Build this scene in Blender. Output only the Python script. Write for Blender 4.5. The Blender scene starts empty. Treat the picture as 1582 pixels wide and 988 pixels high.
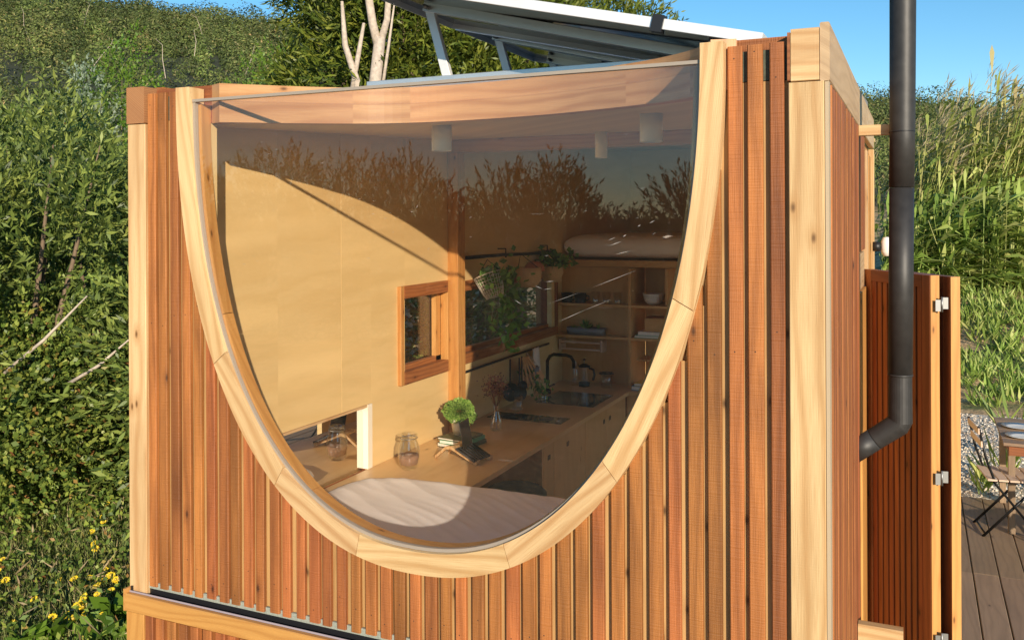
import bpy, math, random
import numpy as np
from mathutils import Matrix, Vector
random.seed(7); RNG = np.random.default_rng(11)
S = bpy.context.scene; COL = S.collection
R = math.radians
# ------------------------------------------------------------------ camera, sky, sun, exposure
CX, CY, CZ, YAW = 2.714, -2.476, 2.5, R(24.42)
cam = bpy.data.cameras.new('camera'); camo = bpy.data.objects.new('camera', cam); COL.objects.link(camo)
cam.sensor_width = 36; cam.lens = 1380.8 / 1582 * 36; cam.shift_y = -(494 - 338) / 1582
cam.clip_start = 0.05; cam.clip_end = 6000
camo.matrix_world = Matrix.Translation((CX, CY, CZ)) @ Matrix.Rotation(YAW, 4, 'Z') @ Matrix.Rotation(R(90), 4, 'X') @ Matrix.Rotation(R(-0.26), 4, 'Z')
S.camera = camo
SUN = Vector((1.0, -1.30, 0.435)).normalized()
w = bpy.data.worlds.new('World'); S.world = w; w.use_nodes = True
nt = w.node_tree; bg = nt.nodes['Background']; sky = nt.nodes.new('ShaderNodeTexSky')
sky.sky_type = 'NISHITA'; sky.sun_disc = False
sky.sun_elevation = math.asin(SUN.z); sky.sun_rotation = math.atan2(SUN.x, SUN.y)
sky.air_density = 1.0; sky.dust_density = 0.0; sky.ozone_density = 2.6; sky.altitude = 900
hs = nt.nodes.new('ShaderNodeHueSaturation'); hs.inputs['Saturation'].default_value = 1.22; hs.inputs['Hue'].default_value = 0.492
nt.links.new(sky.outputs[0], hs.inputs['Color']); nt.links.new(hs.outputs[0], bg.inputs[0]); bg.inputs[1].default_value = 0.13
sl = bpy.data.lights.new('sun', 'SUN'); sl.energy = 4.6; sl.angle = R(0.5); sl.color = (1.0, 0.87, 0.69)
so = bpy.data.objects.new('sun', sl); COL.objects.link(so)
so.rotation_euler = SUN.to_track_quat('Z', 'Y').to_euler(); so.location = (8, -10, 6)
S.view_settings.view_transform = 'Standard'; S.view_settings.look = 'None'
S.view_settings.exposure = 0.38; S.view_settings.gamma = 1
S.render.engine = 'CYCLES'
try:
    S.cycles.max_bounces = 10; S.cycles.transparent_max_bounces = 24; S.cycles.diffuse_bounces = 8
except Exception: pass

# ------------------------------------------------------------------ material helpers
def newmat(name):
    m = bpy.data.materials.new(name); m.use_nodes = True
    n = m.node_tree.nodes; l = m.node_tree.links
    return m, n, l, n['Principled BSDF']
def N(n, t, **k):
    x = n.new(t)
    for a, b in k.items(): setattr(x, a, b)
    return x
def M_(n, l, op, a, b=None, clamp=False):
    x = n.new('ShaderNodeMath'); x.operation = op; x.use_clamp = clamp
    for i, v in enumerate((a, b)):
        if v is None: continue
        if isinstance(v, (int, float)): x.inputs[i].default_value = v
        else: l.new(v, x.inputs[i])
    return x.outputs[0]
def ramp(n, l, fac, stops):
    r = n.new('ShaderNodeValToRGB'); e = r.color_ramp.elements
    while len(e) < len(stops): e.new(0.5)
    for i, (p, c) in enumerate(stops):
        e[i].position = p; e[i].color = (*c, 1) if len(c) == 3 else c
    l.new(fac, r.inputs[0]); return r.outputs[0]
def mixc(n, l, fac, a, b, mode='MIX'):
    x = n.new('ShaderNodeMix'); x.data_type = 'RGBA'; x.blend_type = mode
    for sock, v in ((x.inputs[0], fac), (x.inputs[6], a), (x.inputs[7], b)):
        if isinstance(v, (int, float)): sock.default_value = v
        elif isinstance(v, tuple): sock.default_value = (*v, 1)
        else: l.new(v, sock)
    return x.outputs[2]
def wood(name, base, dark, rough=0.6, ringfreq=90, ringamt=0.5, knots=0.35, blotch=0.5, vary=0.35, saw=0.0, bump=0.3, warp=5.0):
    m, n, l, p = newmat(name)
    uv = n.new('ShaderNodeUVMap'); sp = n.new('ShaderNodeSeparateXYZ'); l.new(uv.outputs[0], sp.inputs[0])
    oi = n.new('ShaderNodeObjectInfo'); rnd = oi.outputs['Random']
    off = M_(n, l, 'MULTIPLY', rnd, 23.7)
    ac = M_(n, l, 'ADD', sp.outputs[0], off); al = M_(n, l, 'ADD', sp.outputs[1], M_(n, l, 'MULTIPLY', rnd, 61.3))
    def vec(a, b):
        c = n.new('ShaderNodeCombineXYZ'); l.new(M_(n, l, 'MULTIPLY', ac, a), c.inputs[0]); l.new(M_(n, l, 'MULTIPLY', al, b), c.inputs[1]); return c.outputs[0]
    def noise(v, detail=3, dist=0.0):
        t = n.new('ShaderNodeTexNoise'); t.inputs['Scale'].default_value = 1; t.inputs['Detail'].default_value = detail
        t.inputs['Distortion'].default_value = dist; l.new(v, t.inputs['Vector']); return t.outputs[0]
    low = noise(vec(5, 1.1), 2)
    ring = M_(n, l, 'SINE', M_(n, l, 'ADD', M_(n, l, 'MULTIPLY', ac, ringfreq * 2.2), M_(n, l, 'MULTIPLY', low, warp * 6.28)))
    ring = M_(n, l, 'MULTIPLY', M_(n, l, 'POWER', M_(n, l, 'ADD', M_(n, l, 'MULTIPLY', ring, 0.5), 0.5), 2.2), ringamt)
    fine = noise(vec(420, 9), 4); bl = noise(vec(9, 1.6), 4, 0.6)
    c = mixc(n, l, ring, base, dark)
    c = mixc(n, l, M_(n, l, 'MULTIPLY', M_(n, l, 'SUBTRACT', fine, 0.42, True), 1.5, True), c, dark)
    c = mixc(n, l, M_(n, l, 'MULTIPLY', M_(n, l, 'SUBTRACT', bl, 0.45, True), blotch * 3, True), c, tuple(x * 0.55 + y * 0.25 for x, y in zip(dark, base)))
    bl2 = noise(vec(4, 0.9), 2)
    c = mixc(n, l, M_(n, l, 'MULTIPLY', M_(n, l, 'SUBTRACT', bl2, 0.5, True), 2.0, True), c, tuple(min(1, x * 1.22) for x in base))
    if knots > 0:
        vo = n.new('ShaderNodeTexVoronoi'); vo.voronoi_dimensions = '2D'; vo.inputs['Scale'].default_value = 1; l.new(vec(9, 4.2), vo.inputs['Vector'])
        wn = n.new('ShaderNodeTexWhiteNoise'); wn.noise_dimensions = '3D'; l.new(vo.outputs['Position'], wn.inputs[0])
        k = M_(n, l, 'LESS_THAN', wn.outputs[0], knots)
        d = M_(n, l, 'SUBTRACT', 1.0, M_(n, l, 'MULTIPLY', vo.outputs['Distance'], 13.0), True)
        halo = M_(n, l, 'SUBTRACT', 1.0, M_(n, l, 'MULTIPLY', vo.outputs['Distance'], 4.5), True)
        c = mixc(n, l, M_(n, l, 'MULTIPLY', k, M_(n, l, 'MULTIPLY', halo, 0.7, True)), c, dark)
        c = mixc(n, l, M_(n, l, 'MULTIPLY', k, M_(n, l, 'MULTIPLY', M_(n, l, 'MULTIPLY', d, M_(n, l, 'ADD', fine, 0.5)), 1.3, True)), c, tuple(x * 0.4 for x in dark))
    h = n.new('ShaderNodeHueSaturation'); l.new(c, h.inputs['Color'])
    wn2 = n.new('ShaderNodeTexWhiteNoise'); wn2.noise_dimensions = '1D'; l.new(M_(n, l, 'MULTIPLY', rnd, 91.7), wn2.inputs['W'])
    l.new(M_(n, l, 'ADD', M_(n, l, 'MULTIPLY', rnd, vary), 1 - vary / 2), h.inputs['Value'])
    l.new(M_(n, l, 'ADD', M_(n, l, 'MULTIPLY', wn2.outputs[0], vary * 0.030), 0.5 - vary * 0.011), h.inputs['Hue'])
    h.inputs['Saturation'].default_value = 1.0
    l.new(h.outputs[0], p.inputs['Base Color']); p.inputs['Roughness'].default_value = rough
    b = n.new('ShaderNodeBump'); b.inputs['Strength'].default_value = bump; b.inputs['Distance'].default_value = 0.002
    hgt = fine
    if saw > 0:
        sw = noise(vec(3, 260), 2)
        hgt = M_(n, l, 'ADD', fine, M_(n, l, 'MULTIPLY', sw, saw))
    l.new(hgt, b.inputs['Height']); l.new(b.outputs[0], p.inputs['Normal'])
    return m
def plain(name, col, rough=0.5, metal=0.0, nscale=0, namt=0.0, bump=0.0, spec=None, coords='Object'):
    m, n, l, p = newmat(name)
    p.inputs['Roughness'].default_value = rough; p.inputs['Metallic'].default_value = metal
    if spec is not None: p.inputs['Specular IOR Level'].default_value = spec
    if nscale:
        tc = n.new('ShaderNodeTexCoord'); t = n.new('ShaderNodeTexNoise'); t.inputs['Scale'].default_value = nscale; t.inputs['Detail'].default_value = 5
        l.new(tc.outputs[coords], t.inputs['Vector'])
        c = mixc(n, l, t.outputs[0], tuple(x * (1 - namt) for x in col), tuple(min(1, x * (1 + namt)) for x in col))
        l.new(c, p.inputs['Base Color'])
        if bump:
            b = n.new('ShaderNodeBump'); b.inputs['Strength'].default_value = bump; b.inputs['Distance'].default_value = 0.004
            l.new(t.outputs[0], b.inputs['Height']); l.new(b.outputs[0], p.inputs['Normal'])
    else: p.inputs['Base Color'].default_value = (*col, 1)
    return m
def glassmat(name, tint=(0.97, 0.97, 0.96), f0=0.05, gl=(1, 1, 1), haze=0.0, grazing=1.0):
    m = bpy.data.materials.new(name); m.use_nodes = True; n = m.node_tree.nodes; l = m.node_tree.links; n.clear()
    o = n.new('ShaderNodeOutputMaterial'); tr = n.new('ShaderNodeBsdfTransparent'); tr.inputs[0].default_value = (*tint, 1)
    g = n.new('ShaderNodeBsdfGlossy'); g.inputs['Roughness'].default_value = 0.0; g.inputs[0].default_value = (*gl, 1)
    lw = n.new('ShaderNodeLayerWeight'); lw.inputs[0].default_value = 0.5
    f = M_(n, l, 'ADD', M_(n, l, 'MULTIPLY', M_(n, l, 'POWER', lw.outputs['Facing'], 5.0), (1 - f0) * grazing), f0, True)
    mx = n.new('ShaderNodeMixShader'); l.new(f, mx.inputs[0]); l.new(tr.outputs[0], mx.inputs[1]); l.new(g.outputs[0], mx.inputs[2])
    out = mx.outputs[0]
    if haze > 0:
        tc = n.new('ShaderNodeTexCoord'); mp = n.new('ShaderNodeMapping'); mp.inputs['Rotation'].default_value = (0, R(-25), 0); mp.inputs['Scale'].default_value = (3, 1, 260)
        l.new(tc.outputs['Object'], mp.inputs[0])
        t = n.new('ShaderNodeTexNoise'); t.inputs['Scale'].default_value = 1.0; t.inputs['Detail'].default_value = 2; l.new(mp.outputs[0], t.inputs['Vector'])
        t2 = n.new('ShaderNodeTexNoise'); t2.inputs['Scale'].default_value = 3.5; l.new(tc.outputs['Object'], t2.inputs['Vector'])
        sc = M_(n, l, 'MULTIPLY', M_(n, l, 'GREATER_THAN', t.outputs[0], 0.74), M_(n, l, 'MULTIPLY', M_(n, l, 'SUBTRACT', t2.outputs[0], 0.5, True), 3.0, True))
        fac = M_(n, l, 'ADD', M_(n, l, 'MULTIPLY', sc, 0.5), M_(n, l, 'MULTIPLY', t2.outputs[0], haze), True)
        df = n.new('ShaderNodeBsdfDiffuse'); df.inputs[0].default_value = (0.8, 0.78, 0.75, 1)
        mx2 = n.new('ShaderNodeMixShader'); l.new(fac, mx2.inputs[0]); l.new(out, mx2.inputs[1]); l.new(df.outputs[0], mx2.inputs[2]); out = mx2.outputs[0]
    l.new(out, o.inputs[0]); return m
def leafmat(name, stops, rough=0.45, transl=0.25, ns=1.3, namp=0.7):
    m = bpy.data.materials.new(name); m.use_nodes = True; n = m.node_tree.nodes; l = m.node_tree.links; n.clear()
    o = n.new('ShaderNodeOutputMaterial'); g = n.new('ShaderNodeNewGeometry')
    c = ramp(n, l, g.outputs['Random Per Island'], stops)
    tc = n.new('ShaderNodeTexCoord'); t = n.new('ShaderNodeTexNoise'); t.inputs['Scale'].default_value = ns; l.new(tc.outputs['Object'], t.inputs['Vector'])
    h = n.new('ShaderNodeHueSaturation'); l.new(c, h.inputs['Color']); l.new(M_(n, l, 'ADD', M_(n, l, 'MULTIPLY', t.outputs[0], namp), 1 - namp / 2), h.inputs['Value'])
    l.new(M_(n, l, 'ADD', M_(n, l, 'MULTIPLY', t.outputs[0], 0.06), 0.47), h.inputs['Hue'])
    p = n.new('ShaderNodeBsdfPrincipled'); l.new(h.outputs[0], p.inputs['Base Color']); p.inputs['Roughness'].default_value = rough
    p.inputs['Specular IOR Level'].default_value = 0.35
    tr = n.new('ShaderNodeBsdfTranslucent'); l.new(h.outputs[0], tr.inputs[0])
    mx = n.new('ShaderNodeMixShader'); mx.inputs[0].default_value = transl
    l.new(p.outputs[0], mx.inputs[1]); l.new(tr.outputs[0], mx.inputs[2]); l.new(mx.outputs[0], o.inputs[0]); return m

MT = {}
MT['slat'] = wood('stained_slat_wood', (0.425, 0.143, 0.039), (0.165, 0.048, 0.012), 0.62, 75, 0.5, 0.07, 1.2, 0.5, 1.3, 0.8, 2.5)
MT['slatdark'] = wood('dark_stained_shaded_wood', (0.31, 0.095, 0.030), (0.14, 0.035, 0.01), 0.55, 60, 0.4, 0.2, 0.5, 0.4, 0.5, 0.4)  # darker red wood; on the shutters its tone includes their shade
MT['brown'] = wood('brown_window_wood', (0.36, 0.13, 0.04), (0.17, 0.05, 0.014), 0.5, 90, 0.6, 0.3, 0.4, 0.2)
MT['orange'] = wood('orange_pine', (0.60, 0.30, 0.085), (0.42, 0.17, 0.04), 0.5, 70, 0.5, 0.35, 0.35, 0.15)
MT['beam'] = wood('laminated_beam_wood', (0.66, 0.37, 0.16), (0.44, 0.19, 0.065), 0.5, 60, 0.65, 0.2, 0.35, 0.3, 0, .3, 3.0)
MT['pine'] = wood('pale_pine', (0.67, 0.46, 0.235), (0.42, 0.20, 0.065), 0.55, 62, 0.6, 0.26, 0.75, 0.2, 0.3, 0.5, 3.2)
MT['backing'] = wood('sawn_backing_wood', (0.52, 0.31, 0.12), (0.32, 0.16, 0.055), 0.7, 40, 0.4, 0.5, 0.6, 0.1)
MT['ply'] = wood('birch_plywood', (0.76, 0.55, 0.255), (0.67, 0.45, 0.18), 0.45, 12, 0.35, 0.0, 0.3, 0.0, 0, 0.05, 2.5)
MT['counter'] = wood('oiled_plywood_counter', (0.66, 0.43, 0.20), (0.54, 0.31, 0.12), 0.35, 14, 0.35, 0.05, 0.25, 0.05, 0, 0.05)
MT['cab'] = wood('plywood_cabinet', (0.60, 0.35, 0.14), (0.50, 0.26, 0.09), 0.45, 14, 0.3, 0.04, 0.25, 0.08, 0, 0.05)
MT['deck'] = wood('weathered_deck_board', (0.31, 0.205, 0.125), (0.19, 0.12, 0.07), 0.6, 60, 0.4, 0.1, 0.5, 0.3)
MT['chairw'] = wood('pale_chair_slat', (0.62, 0.45, 0.33), (0.5, 0.33, 0.22), 0.6, 70, 0.3, 0, 0.2, 0.15)
MT['glass'] = glassmat('window_glass', (0.985, 0.975, 0.965), 0.040, (1, 1, 1), 0.006)
MT['lid'] = glassmat('lid_glass', (0.93, 0.90, 0.88), 0.02, grazing=0.22)
MT['clear'] = glassmat('clear_glass', (0.95, 0.955, 0.95), 0.10)
MT['mirror'] = plain('mirror_glass', (0.80, 0.80, 0.78), 0.01, 1.0)
MT['edge'] = plain('polished_glass_edge', (0.33, 0.28, 0.23), 0.35)
MT['white'] = plain('white_matt', (0.78, 0.76, 0.72), 0.55)
MT['cream'] = plain('cream_painted_wood', (0.86, 0.80, 0.66), 0.5)
MT['black'] = plain('black_rubber', (0.012, 0.012, 0.014), 0.45)
MT['blackmet'] = plain('black_metal', (0.015, 0.015, 0.016), 0.35, 0.6)
MT['hob'] = plain('black_glass_hob', (0.008, 0.008, 0.009), 0.06)
MT['flue'] = plain('dark_grey_flue_enamel', (0.036, 0.034, 0.033), 0.5, 0.2, 25, 0.5, 0.15)
MT['alu'] = plain('aluminium_rail', (0.72, 0.73, 0.74), 0.36, 0.75, 9, 0.12)
MT['alufr'] = plain('white_anodised_frame', (0.82, 0.83, 0.84), 0.4, 0.3, 6, 0.06)
MT['cell'] = plain('solar_backsheet', (0.045, 0.047, 0.05), 0.08, 0.0)
MT['steel'] = plain('zinc_hinge_steel', (0.30, 0.30, 0.29), 0.5, 0.9)
MT['moss'] = plain('mossy_felt', (0.09, 0.10, 0.07), 0.95, 0, 90, 0.6, 0.5)
MT['greystrip'] = plain('grey_mesh_strip', (0.30, 0.32, 0.27), 0.8, 0, 150, 0.4, 0.3)
MT['sheet'] = plain('cotton_bed_sheet', (0.93, 0.89, 0.87), 0.85, 0, 60, 0.04, 0.05)
MT['towel'] = plain('beige_towel', (0.80, 0.72, 0.62), 0.9, 0, 200, 0.1, 0.2)
MT['sand'] = plain('brown_seed_filling', (0.34, 0.19, 0.12), 0.9, 0, 220, 0.5, 0.4)
MT['screen'] = plain('dark_tablet_screen', (0.02, 0.017, 0.015), 0.1)
MT['keys'] = plain('grey_keyboard', (0.05, 0.05, 0.053), 0.6)
MT['bookg'] = plain('green_book_cover', (0.10, 0.38, 0.20), 0.5)
MT['bookd'] = plain('olive_book_cover', (0.10, 0.11, 0.05), 0.5)
MT['bookb'] = plain('blue_book_cover', (0.10, 0.25, 0.42), 0.5)
MT['booky'] = plain('yellow_book_cover', (0.62, 0.44, 0.07), 0.5)
MT['paper'] = plain('book_pages', (0.80, 0.76, 0.68), 0.8)
MT['wick'] = plain('woven_straw', (0.60, 0.42, 0.22), 0.85, 0, 160, 0.4, 0.6)
MT['wire'] = plain('cream_wire', (0.66, 0.60, 0.48), 0.5)
MT['terra'] = plain('terracotta', (0.45, 0.17, 0.09), 0.8, 0, 20, 0.15)
MT['zinc'] = plain('grey_zinc_planter', (0.20, 0.22, 0.24), 0.6, 0.3, 12, 0.2)
MT['dgreen'] = plain('dark_green_velvet', (0.035, 0.06, 0.045), 0.8, 0, 30, 0.2)
MT['pot'] = plain('cream_ceramic_pot', (0.72, 0.66, 0.52), 0.6, 0, 40, 0.1)
MT['utensil'] = plain('spatula_wood', (0.66, 0.38, 0.17), 0.6, 0, 25, 0.2)
MT['bark'] = plain('pale_bark', (0.50, 0.41, 0.33), 0.9, 0, 22, 0.55, 1.0)
MT['bark2'] = plain('brown_bark', (0.20, 0.14, 0.09), 0.9, 0, 12, 0.35, 0.6)
MT['stone'] = plain('gravel_stone', (0.55, 0.50, 0.44), 0.9, 0, 3.0, 0.35)
MT['yellow'] = plain('yellow_petal', (0.80, 0.58, 0.02), 0.6)
MT['dry'] = leafmat('dried_flower_stalk', [(0, (0.16, 0.07, 0.06)), (1, (0.36, 0.20, 0.16))], 0.9, 0.1)
MT['lf_willow'] = leafmat('long_shrub_leaf', [(0, (0.05, 0.080, 0.020)), (0.5, (0.15, 0.21, 0.045)), (1, (0.34, 0.40, 0.09))])
MT['lf_round'] = leafmat('bramble_leaf', [(0, (0.06, 0.10, 0.02)), (0.5, (0.15, 0.22, 0.04)), (0.9, (0.33, 0.38, 0.07)), (1, (0.36, 0.16, 0.06))])
MT['lf_tree'] = leafmat('evergreen_leaf', [(0, (0.05, 0.080, 0.014)), (0.6, (0.13, 0.17, 0.022)), (1, (0.26, 0.28, 0.04))])
MT['lf_bright'] = leafmat('bright_bush_leaf', [(0, (0.07, 0.15, 0.015)), (1, (0.17, 0.29, 0.03))])
MT['lf_hill'] = leafmat('hillside_leaf', [(0, (0.070, 0.086, 0.030)), (0.5, (0.112, 0.140, 0.045)), (0.9, (0.165, 0.182, 0.070)), (1, (0.26, 0.20, 0.12))], 0.7, 0.08, 0.22, 1.3)
def vary_by_tree(m):
    n = m.node_tree.nodes; l = m.node_tree.links; h = [x for x in n if x.type == 'HUE_SAT'][0]
    a = n.new('ShaderNodeAttribute'); a.attribute_name = 'kind_shade'
    c = ramp(n, l, a.outputs['Fac'], [(0, (0.40, 0.46, 0.36)), (0.35, (0.72, 0.82, 0.6)), (0.7, (1.15, 1.15, 0.9)), (0.9, (1.35, 1.5, 0.95)), (1, (1.7, 1.35, 1.15))])
    src = h.outputs[0]; tg = [k.to_socket for k in src.links]; x = mixc(n, l, 1.0, src, c, 'MULTIPLY')
    for t in tg: l.new(x, t)
vary_by_tree(MT['lf_hill'])
MT['lf_reed'] = leafmat('reed_leaf', [(0, (0.17, 0.23, 0.05)), (0.4, (0.38, 0.43, 0.10)), (0.8, (0.60, 0.57, 0.19)), (1, (0.70, 0.55, 0.28))], 0.5, 0.3)
MT['lf_reedg'] = leafmat('green_reed_leaf', [(0, (0.15, 0.23, 0.04)), (0.6, (0.34, 0.45, 0.09)), (1, (0.58, 0.58, 0.20))], 0.5, 0.3)
MT['lf_grass'] = leafmat('grass_blade', [(0, (0.11, 0.15, 0.035)), (0.5, (0.24, 0.29, 0.08)), (0.8, (0.32, 0.31, 0.11)), (1, (0.48, 0.38, 0.20))], 0.6, 0.25)
MT['lf_refl'] = leafmat('bush_leaf_behind', [(0, (0.05, 0.07, 0.02)), (1, (0.13, 0.15, 0.04))])
MT['ivy'] = leafmat('ivy_leaf', [(0, (0.08, 0.18, 0.04)), (1, (0.24, 0.46, 0.09))], 0.4, 0.3)

def groundmat():
    m, n, l, p = newmat('dry_soil_and_grass'); tc = n.new('ShaderNodeTexCoord')
    def no(s, d=6):
        t = n.new('ShaderNodeTexNoise'); t.inputs['Scale'].default_value = s; t.inputs['Detail'].default_value = d; l.new(tc.outputs['Object'], t.inputs['Vector']); return t.outputs[0]
    soil = ramp(n, l, no(7), [(0.3, (0.40, 0.25, 0.12)), (0.7, (0.66, 0.45, 0.24))])
    grass = ramp(n, l, no(11), [(0.3, (0.05, 0.08, 0.02)), (0.7, (0.15, 0.17, 0.05))])
    f = ramp(n, l, no(0.9, 8), [(0.38, (0, 0, 0)), (0.52, (1, 1, 1))])
    sp = n.new('ShaderNodeSeparateXYZ'); l.new(tc.outputs['Object'], sp.inputs[0])
    far = M_(n, l, 'MULTIPLY', M_(n, l, 'SUBTRACT', sp.outputs[2], 2.4), 0.8, True)
    l.new(mixc(n, l, far, mixc(n, l, f, grass, soil), (0.035, 0.042, 0.018)), p.inputs['Base Color']); p.inputs['Roughness'].default_value = 1
    b = n.new('ShaderNodeBump'); b.inputs['Distance'].default_value = 0.05; b.inputs['Strength'].default_value = 0.7; l.new(no(18), b.inputs['Height']); l.new(b.outputs[0], p.inputs['Normal'])
    return m
MT['ground'] = groundmat()
def gravelmat():
    m, n, l, p = newmat('crushed_gravel'); tc = n.new('ShaderNodeTexCoord')
    v = n.new('ShaderNodeTexVoronoi'); v.inputs['Scale'].default_value = 38; l.new(tc.outputs['Object'], v.inputs['Vector'])
    wn = n.new('ShaderNodeTexWhiteNoise'); l.new(v.outputs['Position'], wn.inputs[0])
    l.new(ramp(n, l, wn.outputs[0], [(0, (0.40, 0.31, 0.22)), (0.5, (0.66, 0.56, 0.44)), (1, (0.85, 0.78, 0.66))]), p.inputs['Base Color'])
    p.inputs['Roughness'].default_value = 0.95
    b = n.new('ShaderNodeBump'); b.inputs['Distance'].default_value = 0.02; b.inputs['Strength'].default_value = 0.9; b.invert = True
    l.new(v.outputs['Distance'], b.inputs['Height']); l.new(b.outputs[0], p.inputs['Normal']); return m
MT['gravel'] = gravelmat()

# ------------------------------------------------------------------ mesh helpers
class B:
    """collects faces with uv = (across grain, along grain) in metres"""
    def __init__(s): s.v = []; s.f = []; s.uv = []; s.sm = []
    def face(s, idx, uv=None, smooth=False):
        s.f.append(tuple(idx)); s.sm.append(smooth)
        if uv is None: uv = [(s.v[i][0] + s.v[i][1], s.v[i][2]) for i in idx]
        s.uv.append(uv)
    def box(s, x0, x1, y0, y1, z0, z1, grain='z', bev=0.0, mat=None):
        g = 'xyz'.index(grain); o = [i for i in range(3) if i != g]
        lo, hi = (x0, y0, z0), (x1, y1, z1)
        def P(c):
            c = tuple(c); return mat @ Vector(c) if mat is not None else c
        b = bev
        base = len(s.v)
        if b <= 0:
            cs = [(hi[0] if i & 1 else lo[0], hi[1] if i & 2 else lo[1], hi[2] if i & 4 else lo[2]) for i in range(8)]
            fs = [(0, 2, 3, 1), (4, 5, 7, 6), (0, 1, 5, 4), (2, 6, 7, 3), (0, 4, 6, 2), (1, 3, 7, 5)]
        else:   # long edges chamfered: 8-gon cross section prism
            a0, a1 = o; L = [lo[a0], hi[a0], lo[a1], hi[a1]]
            ring = [(L[0] + b, L[2]), (L[1] - b, L[2]), (L[1], L[2] + b), (L[1], L[3] - b), (L[1] - b, L[3]), (L[0] + b, L[3]), (L[0], L[3] - b), (L[0], L[2] + b)]
            cs = []
            for e in (lo[g], hi[g]):
                for p, q in ring:
                    c = [0, 0, 0]; c[a0] = p; c[a1] = q; c[g] = e; cs.append(tuple(c))
            fs = [(i, (i + 1) % 8, 8 + (i + 1) % 8, 8 + i) for i in range(8)] + [tuple(range(7, -1, -1)), tuple(range(8, 16))]
            if g == 1: fs = [tuple(reversed(f)) for f in fs]
        for c in cs: s.v.append(tuple(P(c)))
        for f in fs:
            uv = [(cs[i][o[0]] + 1.37 * cs[i][o[1]], cs[i][g]) for i in f]
            s.face([base + i for i in f], uv)
        return s
    def tube(s, pts, r, n=8, caps=True, smooth=True):
        pts = [Vector(p) for p in pts]; rs = r if isinstance(r, (list, tuple)) else [r] * len(pts)
        base = len(s.v); up = Vector((0, 0, 1)); L = 0; Ls = []
        prev = None
        for i, p in enumerate(pts):
            t = (pts[min(i + 1, len(pts) - 1)] - pts[max(i - 1, 0)]).normalized()
            if prev is None: a = t.cross(up if abs(t.z) < 0.9 else Vector((1, 0, 0))).normalized()
            else: a = (prev - t * prev.dot(t)).normalized()
            prev = a; b = t.cross(a)
            if i: L += (p - pts[i - 1]).length
            Ls.append(L)
            for k in range(n):
                q = p + (a * math.cos(2 * math.pi * k / n) + b * math.sin(2 * math.pi * k / n)) * rs[i]; s.v.append(tuple(q))
        for i in range(len(pts) - 1):
            for k in range(n):
                k2 = (k + 1) % n; w_ = 2 * math.pi * rs[i] / n
                s.face([base + i * n + k, base + i * n + k2, base + (i + 1) * n + k2, base + (i + 1) * n + k],
                       [(k * w_, Ls[i]), ((k + 1) * w_, Ls[i]), ((k + 1) * w_, Ls[i + 1]), (k * w_, Ls[i + 1])], smooth)
        if caps:
            s.face([base + k for k in range(n - 1, -1, -1)]); s.face([base + (len(pts) - 1) * n + k for k in range(n)])
        return s
    def lathe(s, prof, c=(0, 0, 0), n=20, smooth=True):
        base = len(s.v)
        for r, z in prof:
            for k in range(n): a = 2 * math.pi * k / n; s.v.append((c[0] + r * math.cos(a), c[1] + r * math.sin(a), c[2] + z))
        for i in range(len(prof) - 1):
            for k in range(n):
                k2 = (k + 1) % n; s.face([base + i * n + k, base + i * n + k2, base + (i + 1) * n + k2, base + (i + 1) * n + k], None, smooth)
        return s
    def prism(s, poly, axis, a0, a1, grain=None):
        """poly in the two other axes, extruded along axis"""
        o = [i for i in range(3) if i != axis]; n = len(poly); base = len(s.v)
        for e in (a0, a1):
            for p, q in poly:
                c = [0, 0, 0]; c[o[0]] = p; c[o[1]] = q; c[axis] = e; s.v.append(tuple(c))
        s.face([base + i for i in range(n - 1, -1, -1)]); s.face([base + n + i for i in range(n)])
        for i in range(n):
            j = (i + 1) % n; s.face([base + i, base + j, base + n + j, base + n + i])
        return s
    def build(s, name, mat, parent=None, loc=None, autofix=True):
        me = bpy.data.meshes.new(name); me.from_pydata(s.v, [], s.f)
        u = me.uv_layers.new(name='UVMap'); flat = [c for f in s.uv for t in f for c in t]
        u.data.foreach_set('uv', flat); me.polygons.foreach_set('use_smooth', s.sm)
        if autofix:
            import bmesh
            bm = bmesh.new(); bm.from_mesh(me); bmesh.ops.recalc_face_normals(bm, faces=bm.faces); bm.to_mesh(me); bm.free()
        me.materials.append(MT[mat] if isinstance(mat, str) else mat)
        o = bpy.data.objects.new(name, me); COL.objects.link(o)
        if parent: o.parent = parent
        if loc: o.location = loc
        return o
def npmesh(name, V, F, mat, parent=None, smooth=False):
    V = np.asarray(V, dtype=np.float32); F = np.asarray(F, dtype=np.int32); k = F.shape[1]
    me = bpy.data.meshes.new(name); me.vertices.add(len(V)); me.vertices.foreach_set('co', V.ravel())
    me.loops.add(F.size); me.loops.foreach_set('vertex_index', F.ravel())
    me.polygons.add(len(F)); me.polygons.foreach_set('loop_start', np.arange(0, F.size, k, dtype=np.int32))
    me.polygons.foreach_set('loop_total', np.full(len(F), k, dtype=np.int32))
    if smooth: me.polygons.foreach_set('use_smooth', np.ones(len(F), dtype=bool))
    me.update(calc_edges=True); me.materials.append(MT[mat] if isinstance(mat, str) else mat)
    o = bpy.data.objects.new(name, me); COL.objects.link(o)
    if parent: o.parent = parent
    return o
def tag(o, label=None, cat=None, group=None, kind=None):
    if label: o['label'] = label
    if cat: o['category'] = cat
    if group: o['group'] = group
    if kind: o['kind'] = kind
    return o
def thing(name, label, cat, loc=(0, 0, 0), rz=0, group=None):
    o = bpy.data.objects.new(name, None); COL.objects.link(o); o.location = loc; o.rotation_euler = (0, 0, rz); o.empty_display_size = 0.1
    return tag(o, label, cat, group)
def nrm(a): return a / (np.linalg.norm(a, axis=-1, keepdims=True) + 1e-9)
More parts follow.
